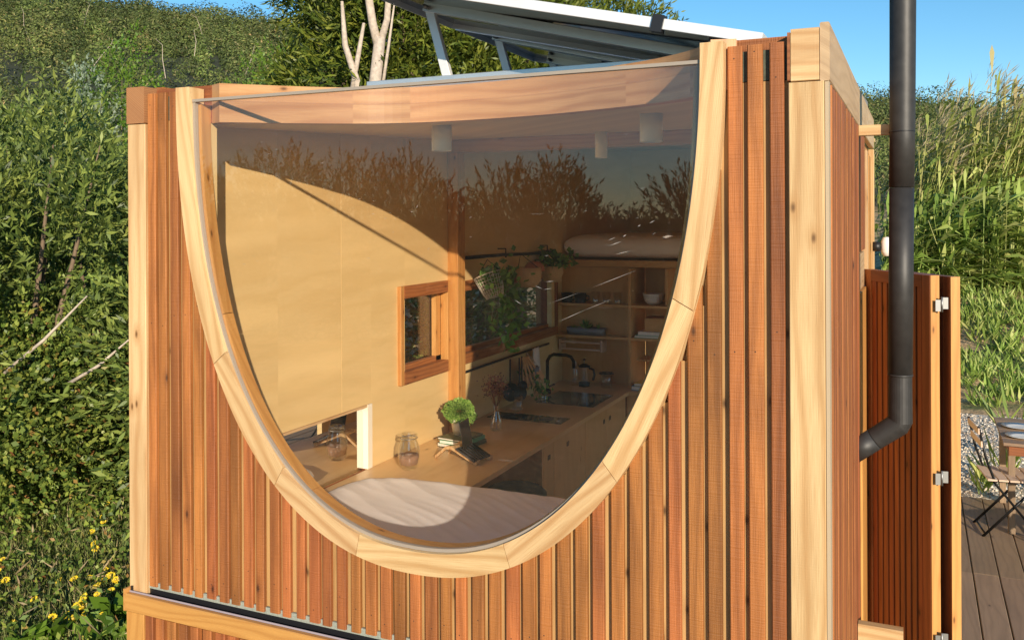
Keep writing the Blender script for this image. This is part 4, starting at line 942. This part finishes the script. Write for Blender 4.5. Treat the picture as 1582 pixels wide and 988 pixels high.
# shelves on the kitchen back wall
sh = thing('kitchen_shelves', 'open plywood shelves on the kitchen back wall', 'shelves')
B().box(.131, .7195, 4.03, 4.169, 1.826, 1.844, 'x').build('shelf', 'cab', sh); B().box(.131, .7195, 4.03, 4.169, 1.580, 1.598, 'x').build('shelf', 'cab', sh)
B().box(.7205, .740, 4.03, 4.42, 1.2185, 2.12, 'z').build('divider', 'cab', sh)
for z in (1.826, 1.580): B().box(.7405, 1.38, 4.03, 4.42, z, z + .018, 'x').build('shelf', 'cab', sh)
B().box(.7405, 1.38, 4.425, 4.44, 1.2185, 2.12, 'z').build('back_panel', 'cab', sh); B().box(1.0, 1.018, 4.05, 4.42, 1.85, 2.12, 'z').build('divider', 'cab', sh); B().box(.7405, 1.38, 4.2, 4.42, 1.40, 1.415, 'x').build('shelf', 'cab', sh)
def put(px, py, v): p = P_(px, py, 1, v); return p
def cup(name, label, cat, loc, r1, r2, h, mat, grp=None, handle=None):
    t = thing(name, label, cat, loc, 0, grp)
    B().lathe([(0, .003), (r1 * .9, .003), (r1, 0), (r1, .004), (r2, h), (r2 * .9, h), (r1 * .85, .008), (0, .008)], n=20).build('body', mat, t)
    if handle: B().tube([(r2 * .9, 0, h * .8), (r2 + handle, 0, h * .7), (r2 + handle, 0, h * .35), (r1 * .95, 0, h * .25)], .005, 6).build('handle', mat, t)
    return t
cup('black_mug', 'left black mug on the upper kitchen shelf', 'mug', (.205, 4.09, 1.8445), .042, .046, .075, 'black', 'black mugs on the shelf', .02)
cup('black_mug', 'right black mug on the upper kitchen shelf beside the glasses', 'mug', (.315, 4.09, 1.8445), .042, .046, .075, 'black', 'black mugs on the shelf', .025)
for i, x in enumerate((.44, .53, .62)): cup('drinking_glass', ['drinking glass next to the black mugs', 'middle drinking glass of three on the upper shelf', 'drinking glass nearest the shelf divider'][i], 'glass', (x, 4.09, 1.8445), .026, .036, .09, 'clear', 'drinking glasses on the shelf')
for i in range(5):
    t = thing('ceramic_bowl', ['lowest', 'second lowest', 'middle', 'second highest', 'topmost'][i] + ' bowl of the stack on the upper shelf', 'bowl', (.88, 4.16, 1.8445 + i * .013), 0, 'stacked bowls on the shelf')
    r_ = .07 + i * .004; B().lathe([(0, .002), (.035, 0), (r_ * .85, .018), (r_, .032), (r_ * .95, .032), (.03, .008), (0, .008)], n=24).build('body', 'white', t)
pb = thing('zinc_planter', 'oval grey zinc planter with small succulents on the middle shelf', 'planter', (.36, 4.10, 1.5985))
def oval(rx, ry, h, n=28, flare=1.06):
    b = B()
    for (s_, z) in ((1, 0), (flare, h), (flare * .93, h), (.9, h * .7)):
        for k in range(n): a = 2 * math.pi * k / n; b.v.append((rx * s_ * math.copysign(abs(math.cos(a)) ** .5, math.cos(a)), ry * s_ * math.copysign(abs(math.sin(a)) ** .5, math.sin(a)), z))
    for i in range(3):
        for k in range(n): k2 = (k + 1) % n; b.face([i * n + k, i * n + k2, (i + 1) * n + k2, (i + 1) * n + k], None, True)
    b.face(list(range(n))); b.face(list(range(3 * n, 4 * n))); return b
oval(.15, .05, .055).build('trough', 'zinc', pb)
for i, (x, n, L) in enumerate(((-.10, 14, .03), (-.0, 30, .075), (.10, 12, .04))):
    RNG = np.random.default_rng(i); V, F = leafquads(np.zeros((n, 3)) + np.array([x, 0, .045]) + RNG.normal(size=(n, 3)) * .008, RNG.normal(size=(n, 3)) * .6 + np.array([0, 0, 1]), L, L * .25); npmesh('succulent', V, F, 'ivy', pb)
rk = thing('wooden_rack', 'empty pale wooden rack fixed under the kitchen shelf', 'rack')
for z in (1.478, 1.532): B().box(.16, .49, 4.06, 4.075, z, z + .014, 'x').build('rail', 'chairw', rk)
for x in (.145, .485): B().box(x, x + .018, 4.06, 4.169, 1.47, 1.56, 'z').build('bracket', 'chairw', rk)
def booklet(name, label, loc, sx, sy, sz, cover, rz=0, grp=None):
    t = thing(name, label, 'book', loc, rz, grp)
    B().box(-sx / 2 + .002, sx / 2 - .003, -sy / 2 + .002, sy / 2 - .002, .003, sz - .003).build('pages', 'paper', t)
    B().box(-sx / 2, sx / 2, -sy / 2, sy / 2, 0, .0028).build('cover', cover, t); B().box(-sx / 2, sx / 2, -sy / 2, sy / 2, sz - .0028, sz).build('cover', cover, t)
    B().box(sx / 2 - .0028, sx / 2, -sy / 2, sy / 2, .0029, sz - .0029).build('spine', cover, t); return t
booklet('book', 'thin green book lying on the middle cubby shelf', (.91, 4.15, 1.5985), .30, .2, .02, 'bookg'); booklet('book', 'white book on top of the green one in the cubby', (.92, 4.15, 1.619), .27, .19, .026, 'white')
t = thing('wooden_crate', 'small brown wooden box standing on books in the cubby', 'box', (.93, 4.16, 1.6455))
B().box(-.10, .12, -.07, .07, 0, .10, 'x', .004).build('box_body', 'cab', t); B().box(-.095, .115, -.065, .065, .1005, .106, 'x').build('lid', 'brown', t)
booklet('book', 'blue book lying on the counter corner below the cubbies', (.87, 4.05, 1.219), .22, .16, .03, 'bookb'); booklet('book', 'yellow book on top of the blue one', (.88, 4.05, 1.2495), .20, .15, .022, 'booky')
# tap, press, jars on the counter
tp = thing('kitchen_tap', 'black swan-neck tap over the sink', 'tap', (.235, 3.60, 1.2185))
B().tube([(0, 0, 0), (0, 0, .24), (.02, -.0, .275), (.05, 0, .29), (.15, 0, .29), (.185, 0, .28), (.205, 0, .25), (.208, 0, .20)], .0125, 12).build('spout', 'blackmet', tp)
B().lathe([(0, 0), (.026, 0), (.026, .03), (.012, .035)], n=16).build('base', 'blackmet', tp); B().tube([(0, 0, .05), (.06, -.01, .075)], .006, 8).build('lever', 'blackmet', tp)
fp_ = thing('french_press', 'glass coffee press with a black lid, handle and base', 'coffee press', (.385, 3.98, 1.2185))
B().lathe([(.038, .01), (.038, .15)], n=20).build('glass_body', 'clear', fp_); B().lathe([(0, 0), (.042, 0), (.042, .03), (0, .03)], n=20).build('base', 'black', fp_)
B().lathe([(0, .175), (.02, .17), (.045, .155), (.045, .148), (0, .148)], n=20).build('lid', 'black', fp_); B().tube([(0, 0, .17), (0, 0, .20)], .003, 6).build('plunger', 'steel', fp_); B().lathe([(0, .212), (.014, .208), (.014, .2), (0, .198)], n=12).build('knob', 'black', fp_)
B().tube([(.038, 0, .14), (.075, 0, .13), (.082, 0, .09), (.07, 0, .05)], .009, 8).build('handle', 'black', fp_)
t = thing('glass_jug', 'low glass jug with a flat dark lid right of the coffee press', 'jug', (.555, 4.0, 1.2185))
B().lathe([(0, .003), (.042, 0), (.046, .05), (.046, .10), (.043, .10), (.043, .01), (0, .008)], n=20).build('glass_body', 'clear', t); B().lathe([(0, .118), (.05, .114), (.058, .104), (.0, .10)], n=20).build('lid', 'black', t)
t = thing('tall_glass_bottle', 'clear tall glass bottle standing behind the sink', 'bottle', (.30, 4.0, 1.2185)); B().lathe([(0, .002), (.032, 0), (.034, .02), (.034, .13), (.02, .16), (.02, .19)], n=18).build('glass_body', 'clear', t)
cup('drinking_glass', 'ribbed drinking glass on the counter under the utensils', 'glass', (.25, 3.03, 1.2185), .03, .036, .09, 'clear', 'glasses on the counter'); cup('drinking_glass', 'small glass beside the sink edge', 'glass', (.30, 3.36, 1.2185), .026, .032, .06, 'clear', 'glasses on the counter')
t = cup('glass_dish', 'small scalloped glass dish on the counter behind the hob', 'dish', (.27, 2.96, 1.2185), .02, .045, .02, 'clear')
# rail above the kitchen window with hanging baskets
rl = thing('hanging_rod', 'dark twig-like rod above the kitchen window', 'rod'); B().tube([(.19, 2.40, 2.262), (.20, 2.9, 2.262), (.19, 3.4, 2.250), (.19, 3.86, 2.252)], [.012, .011, .011, .018], 8).build('rod', 'blackmet', rl)
for y in (2.98, 3.72): B().tube([(.13, y, 2.30), (.19, y, 2.30), (.19, y, 2.24)], .005, 6).build('rod_hook', 'blackmet', rl)
def wirebasket(loc, r0, r1, h, tilt, label, mat='wire', rows=7, cols=26, plant=None, fl=None):
    t = thing('hanging_basket', label, 'basket', loc, 0, 'baskets hanging over the kitchen window'); b = B()
    mt = Matrix.Rotation(tilt, 4, 'Y')
    rad = lambda f: r0 + (r1 - r0) * f ** .7
    for k in range(cols):
        a = 2 * math.pi * k / cols; b.tube([mt @ Vector((rad(f) * math.cos(a), rad(f) * math.sin(a), h * (f - 1))) for f in (0, .25, .6, 1)], .0016, 4, False)
    for q in range(rows + 1):
        f = q / rows; b.tube([mt @ Vector((rad(f) * math.cos(a), rad(f) * math.sin(a), h * (f - 1))) for a in np.linspace(0, 6.283, 25)], .0016 if q < rows else .004, 4, False)
    b.build('wire_body', mat, t, autofix=False)
    B().tube([mt @ Vector((-r1, 0, 0)), (0.0, 0, 2.25 - loc[2]), mt @ Vector((r1, 0, 0))], .003, 5).build('hanger', 'blackmet', t)
    return t
def foliage(parent, c, n, r, leaf, seed, mat='ivy', dz=0.0):
    global RNG
    RNG = np.random.default_rng(seed); P = RNG.normal(size=(n, 3)) * np.array(r) + np.array(c); V, F = leafquads(P, RNG.normal(size=(n, 3)) + np.array([.2, 0, dz]), leaf * RNG.uniform(.6, 1.3, n), leaf * .75); return npmesh('leaves', V, F, mat, parent)
b1 = wirebasket((.30, 2.47, 2.155), .055, .088, .14, R(-22), 'cream wire basket with trailing ivy hanging by the post')
foliage(b1, (.03, .03, .0), 170, (.06, .07, .04), .05, 1); foliage(b1, (.04, .22, -.10), 110, (.035, .09, .10), .05, 2, dz=-.3); foliage(b1, (.02, .26, -.30), 60, (.03, .06, .09), .055, 3, dz=-.5)
foliage(b1, (.01, .30, -.44), 9, (.01, .03, .05), .06, 4, dz=-.6); foliage(b1, (.03, -.0, -.27), 7, (.012, .02, .03), .055, 6)
v_ = B(); RNG = np.random.default_rng(8)
for (q) in [[(.03, .05, 0), (.05, .2, -.08), (.03, .26, -.3), (.0, .30, -.52)], [(.05, .02, -.05), (.03, .03, -.16), (.03, -.01, -.28)], [(.03, .1, 0), (.05, .28, -.1), (.03, .2, -.3)]]: v_.tube(q, .002, 4, False)
v_.build('vine', 'lf_grass', b1, autofix=False)
t2 = thing('woven_basket', 'round woven straw basket with a terracotta coloured lid hanging in the middle', 'basket', (.27, 3.18, 2.105), 0, 'baskets hanging over the kitchen window')
B().lathe([(0, -.08), (.05, -.075), (.085, -.03), (.092, .02), (.085, .06), (.08, .06), (.08, 0), (0, -.05)], n=26).build('basket_body', 'wick', t2); B().lathe([(0, .10), (.04, .095), (.066, .07), (.07, .03), (0, .03)], (.02, .06, 0), 20).build('lid', 'terra', t2)
B().tube([(-.08, 0, .05), (-.06, 0, .155), (.08, 0, .05)], .003, 5).build('hanger', 'blackmet', t2)
t3 = thing('woven_basket', 'straw basket with a dark green plant at the far end of the rod', 'basket', (.25, 3.66, 2.10), 0, 'baskets hanging over the kitchen window')
B().lathe([(0, -.07), (.06, -.065), (.085, 0), (.085, .05), (.078, .05), (.07, 0), (0, -.03)], n=24).build('basket_body', 'wick', t3); foliage(t3, (0, 0, .09), 150, (.07, .08, .035), .06, 12); B().tube([(-.08, 0, .05), (-.05, 0, .155), (.08, 0, .05)], .003, 5).build('hanger', 'blackmet', t3)
ur = thing('utensil_rail', 'thin dark rail for utensils under the kitchen window', 'rail'); B().tube([(.165, 2.385, 1.556), (.165, 3.80, 1.556)], .008, 8).build('rail', 'blackmet', ur)
t = thing('cast_iron_pans', 'dark pans and oven gloves hanging in a bunch from the utensil rail', 'pans', (.20, 3.05, 1.33))
for (dx, dy, dz, rr_) in ((0, -.03, 0, .062), (.03, .055, -.02, .05), (.02, .12, .02, .035)):
    o = B().lathe([(0, -.008), (rr_ * .85, -.008), (rr_, .012), (rr_ * .94, .012), (rr_ * .8, -.002), (0, -.002)], n=26).build('pan_body', 'black', t); o.rotation_euler = (R(84), 0, R(48)); o.location = (dx, dy, dz)
    B().box(dx - .003, dx + .003, dy - .008, dy + .008, dz + rr_ * .9, .222).build('pan_handle', 'black', t)
t = thing('wooden_spatulas', 'bunch of wooden spatulas hanging from the utensil rail', 'spatulas', (.215, 3.12, 1.54))
for k in range(5):
    q = B().box(-.003, .003, -.011, .011, -.14, 0, 'z'); q.box(-.004, .004, -.027, .027, -.24, -.14, 'z'); o = q.build('spatula', 'utensil', t); o.rotation_euler = (R(16 + k * 6), R(-4 * k), 0); o.location = (.006 * k, .04 + .018 * k, 0)
t = thing('kitchen_towel', 'folded beige towel hanging over the utensil rail', 'towel', (.175, 3.50, 1.565))
V = []; nx, nz = 12, 14
for j in range(nz):
    for i in range(nx): f = i / (nx - 1); V.append((.01 + .008 * math.sin(f * 12 + j * .1), -.065 + .13 * f + .015 * j / nz, -.20 * j / (nz - 1)))
idx = np.arange(nx * nz).reshape(nz, nx); o = npmesh('cloth', V, np.stack([idx[:-1, :-1], idx[:-1, 1:], idx[1:, 1:], idx[1:, :-1]], -1).reshape(-1, 4), 'towel', t, True); md = o.modifiers.new('thick', 'SOLIDIFY'); md.thickness = .004
b4 = thing('small_wire_bucket', 'small white perforated bucket with a plant hanging near the tap', 'bucket', (.235, 3.33, 1.40))
B().lathe([(0, -.06), (.034, -.06), (.046, .06), (.043, .06), (.032, -.05), (0, -.05)], n=20).build('bucket_body', 'zinc', b4); foliage(b4, (-.01, -.05, -.02), 60, (.03, .03, .04), .04, 14); B().tube([(-.045, 0, .06), (-.05, 0, .155), (.045, 0, .06)], .003, 5).build('hanger', 'wire', b4); foliage(b4, (.03, .04, -.10), 50, (.03, .03, .03), .04, 15)
# desk objects
def jar(loc, label):
    t = thing('glass_jar', label, 'jar', loc)
    B().lathe([(0, .002), (.035, 0), (.05, .02), (.056, .055), (.052, .095), (.040, .125), (.038, .135), (.042, .138), (.042, .15), (.037, .153), (.036, .14), (.035, .125), (.048, .095), (.052, .055), (.045, .022), (0, .008)], n=32).build('glass_body', 'clear', t)
    B().lathe([(0, .009), (.044, .022), (.051, .05), (.048, .062), (.02, .052), (0, .05)], n=24).build('filling', 'sand', t)
    t.scale = (1.02, 1.02, 1.2)
    B().tube([(.043 * math.cos(a), .043 * math.sin(a), .133) for a in np.linspace(0, 6.28, 24)], .0018, 5).build('wire_clasp', 'steel', t); return t
jar((.325, 1.49, 1.2185), 'clear glass jar half filled with brown seeds on the desk')
booklet('book', 'lowest book of the stack on the desk', (.345, 2.04, 1.2185), .17, .23, .022, 'bookd', R(-14)); booklet('book', 'green covered book in the middle of the desk stack', (.35, 2.035, 1.241), .17, .22, .020, 'bookg', R(-4)); booklet('book', 'olive covered book on top of the desk stack', (.34, 2.03, 1.2615), .165, .21, .012, 'bookd', R(-8))
pp = thing('potted_plant', 'small bushy bright green plant in a cream pot on the books', 'plant', (.325, 2.05, 1.274))
B().lathe([(0, 0), (.038, 0), (.052, .09), (.047, .09), (.040, .07), (0, .07)], n=24).build('pot', 'pot', pp)
RNG = np.random.default_rng(3); P, D = blob(2600, .082, .082, .062, 3, .3); P = P + np.array([0, 0, .13]); V, F = leafquads(P, D + RNG.normal(size=D.shape) * .9, .016, .012); npmesh('leaves', V, F, leafmat('small_bright_leaf', [(0, (.12, .26, .03)), (1, (.36, .52, .12))]), pp)
ts = thing('tablet_stand', 'curved pale wooden laptop stand on the desk', 'stand', (.525, 1.77, 1.2185), R(-8)); ts.scale = (.88,) * 3
def strip(pts, w_, th, name, mat, parent):
    b = B()
    for i, (x, y, z) in enumerate(pts):
        for (dy, dz) in ((-w_ / 2, 0), (w_ / 2, 0), (w_ / 2, th), (-w_ / 2, th)): b.v.append((x, y + dy, z + dz))
        if i:
            k = (i - 1) * 4
            for j in range(4): j2 = (j + 1) % 4; b.face([k + j, k + j2, k + 4 + j2, k + 4 + j])
    b.face([0, 1, 2, 3]); m = (len(pts) - 1) * 4; b.face([m, m + 1, m + 2, m + 3]); return b.build(name, mat, parent)
for yy in (-.075, .065):
    strip([(-.19, yy, 0), (-.15, yy, .03), (-.11, yy, .065), (-.07, yy, .072), (-.03, yy, .055), (.06, yy, .018), (.10, yy, .0), (.12, yy, .002), (.125, yy, .014)], .024, .018, 'stand_leg', 'pine', ts)
strip([(-.10, 0, .07), (-.07, 0, .074), (-.045, 0, .066)], .14, .006, 'cross_plate', 'pine', ts)
tb = thing('tablet_computer', 'dark tablet with an open keyboard cover on the wooden stand', 'tablet', (.525, 1.77, 1.2185), R(-8)); tb.scale = (.86,) * 3
B().box(-.075, .075, -.09, .09, -.004, .004).build('keyboard', 'keys', tb).matrix_local = Matrix.Translation((.05, -.02, .055)) @ Matrix.Rotation(R(24), 4, 'Y')
for k in range(6): B().box(-.068, .068, -.008, .008, .0042, .0062).build('key_row', 'screen', tb).matrix_local = Matrix.Translation((.05, -.02, .055)) @ Matrix.Rotation(R(24), 4, 'Y') @ Matrix.Translation((0, -.075 + k * .03, 0))
B().box(-.004, .004, -.055, .09, 0, .17).build('screen', 'screen', tb).matrix_local = Matrix.Translation((.004, -.02, .074)) @ Matrix.Rotation(R(14), 4, 'Z') @ Matrix.Rotation(R(-10), 4, 'Y')
vs = thing('glass_vase', 'slim clear glass vase holding dried flowers on the counter', 'vase', (.375, 2.43, 1.2185))
B().lathe([(0, .003), (.036, 0), (.04, .01), (.038, .06), (.018, .11), (.016, .145), (.021, .15), (.014, .145), (.016, .11), (.035, .06), (.036, .012), (0, .008)], n=24).build('glass_body', 'clear', vs)
df = thing('dried_flowers', 'bunch of dried reddish brown flowers standing in the vase', 'dried flowers', (.375, 2.43, 1.23)); RNG = np.random.default_rng(19)
b = B()
for k in range(26):
    a = RNG.uniform(0, 6.28); r_ = RNG.uniform(.02, .07); b.tube([(0, 0, 0), (.006 * math.cos(a), .006 * math.sin(a), .13), (r_ * math.cos(a), r_ * math.sin(a), RNG.uniform(.22, .30))], .0011, 3, False)
b.build('stalks', 'dry', df, autofix=False); P = RNG.normal(size=(420, 3)) * np.array([.036, .036, .033]) + np.array([0, 0, .25]); V, F = leafquads(P, RNG.normal(size=(420, 3)) + np.array([0, 0, .8]), .02, .008); npmesh('flower_heads', V, F, 'dry', df)

# ================================================================== TERRACE FURNITURE
def chair(loc, rz, label):
    t = thing('bistro_chair', label, 'chair', loc, rz, 'folding bistro chairs on the deck')
    # faces +x ; seat 0.40 wide
    for s_ in (-1, 1):
        y = s_ * .19
        B().tube([(-.25, y, .86), (-.20, y, .62), (-.13, y, .42), (.20, y, .0)], .0105, 6).build('leg', 'blackmet', t)
        B().tube([(.17, y * .88, .43), (-.22, y * .88, .0)], .0105, 6).build('leg', 'blackmet', t)
        B().tube([(.17, y * .9, .44), (-.17, y * .9, .44)], .009, 6).build('seat_rail', 'blackmet', t)
    B().tube([(-.20, -.17, .02), (-.20, .17, .02)], .008, 6).build('stretcher', 'blackmet', t); B().tube([(.18, -.19, .03), (.18, .19, .03)], .008, 6).build('stretcher', 'blackmet', t)
    for k in range(5): B().box(-.19 + k * .078, -.19 + k * .078 + .068, -.21, .21, .448, .462, 'y', .003).build('seat_slat', 'chairw', t)
    for k in range(2): B().box(-.255 + .02 * k, -.243 + .02 * k, -.2, .2, .80 - k * .1, .85 - k * .1, 'y', .002).build('back_slat', 'chairw', t)
    return t
chair((3.36, 5.60, .004), R(8), 'wooden slatted folding chair standing on the deck by the table'); chair((4.35, 4.6, .004), R(120), 'folding chair on the near side of the table, outside the view'); 
tb_ = thing('terrace_table', 'dark wooden table on the deck laid with plates', 'table', (3.74, 6.0, .004))
for k in range(6): B().box(-.42, .42, -.5 + k * .168, -.5 + k * .168 + .16, .70, .725, 'x', .003).build('top_board', 'deck', tb_)
for sx in (-.36, .36):
    for sy in (-.42, .42): B().box(sx - .025, sx + .025, sy - .025, sy + .025, 0, .699, 'z', .003).build('leg', 'deck', tb_)
B().box(-.38, .38, -.46, .46, .62, .698, 'x').build('apron', 'slatdark', tb_)
for i, (dx, dy) in enumerate(((-.27, -.25), (-.27, .12), (.1, -.25), (.1, .2))):
    t = thing('dinner_plate', ['white plate on the near corner of the terrace table', 'white plate farther along the near table edge', 'white plate on the far side, near end', 'white plate on the far side, far end'][i], 'plate', (3.74 + dx, 6.0 + dy, .7305), 0, 'plates on the terrace table')
    B().lathe([(0, .004), (.07, .002), (.12, .014), (.122, .016), (.07, .006), (0, .006)], n=28).build('plate_body', 'white', t)
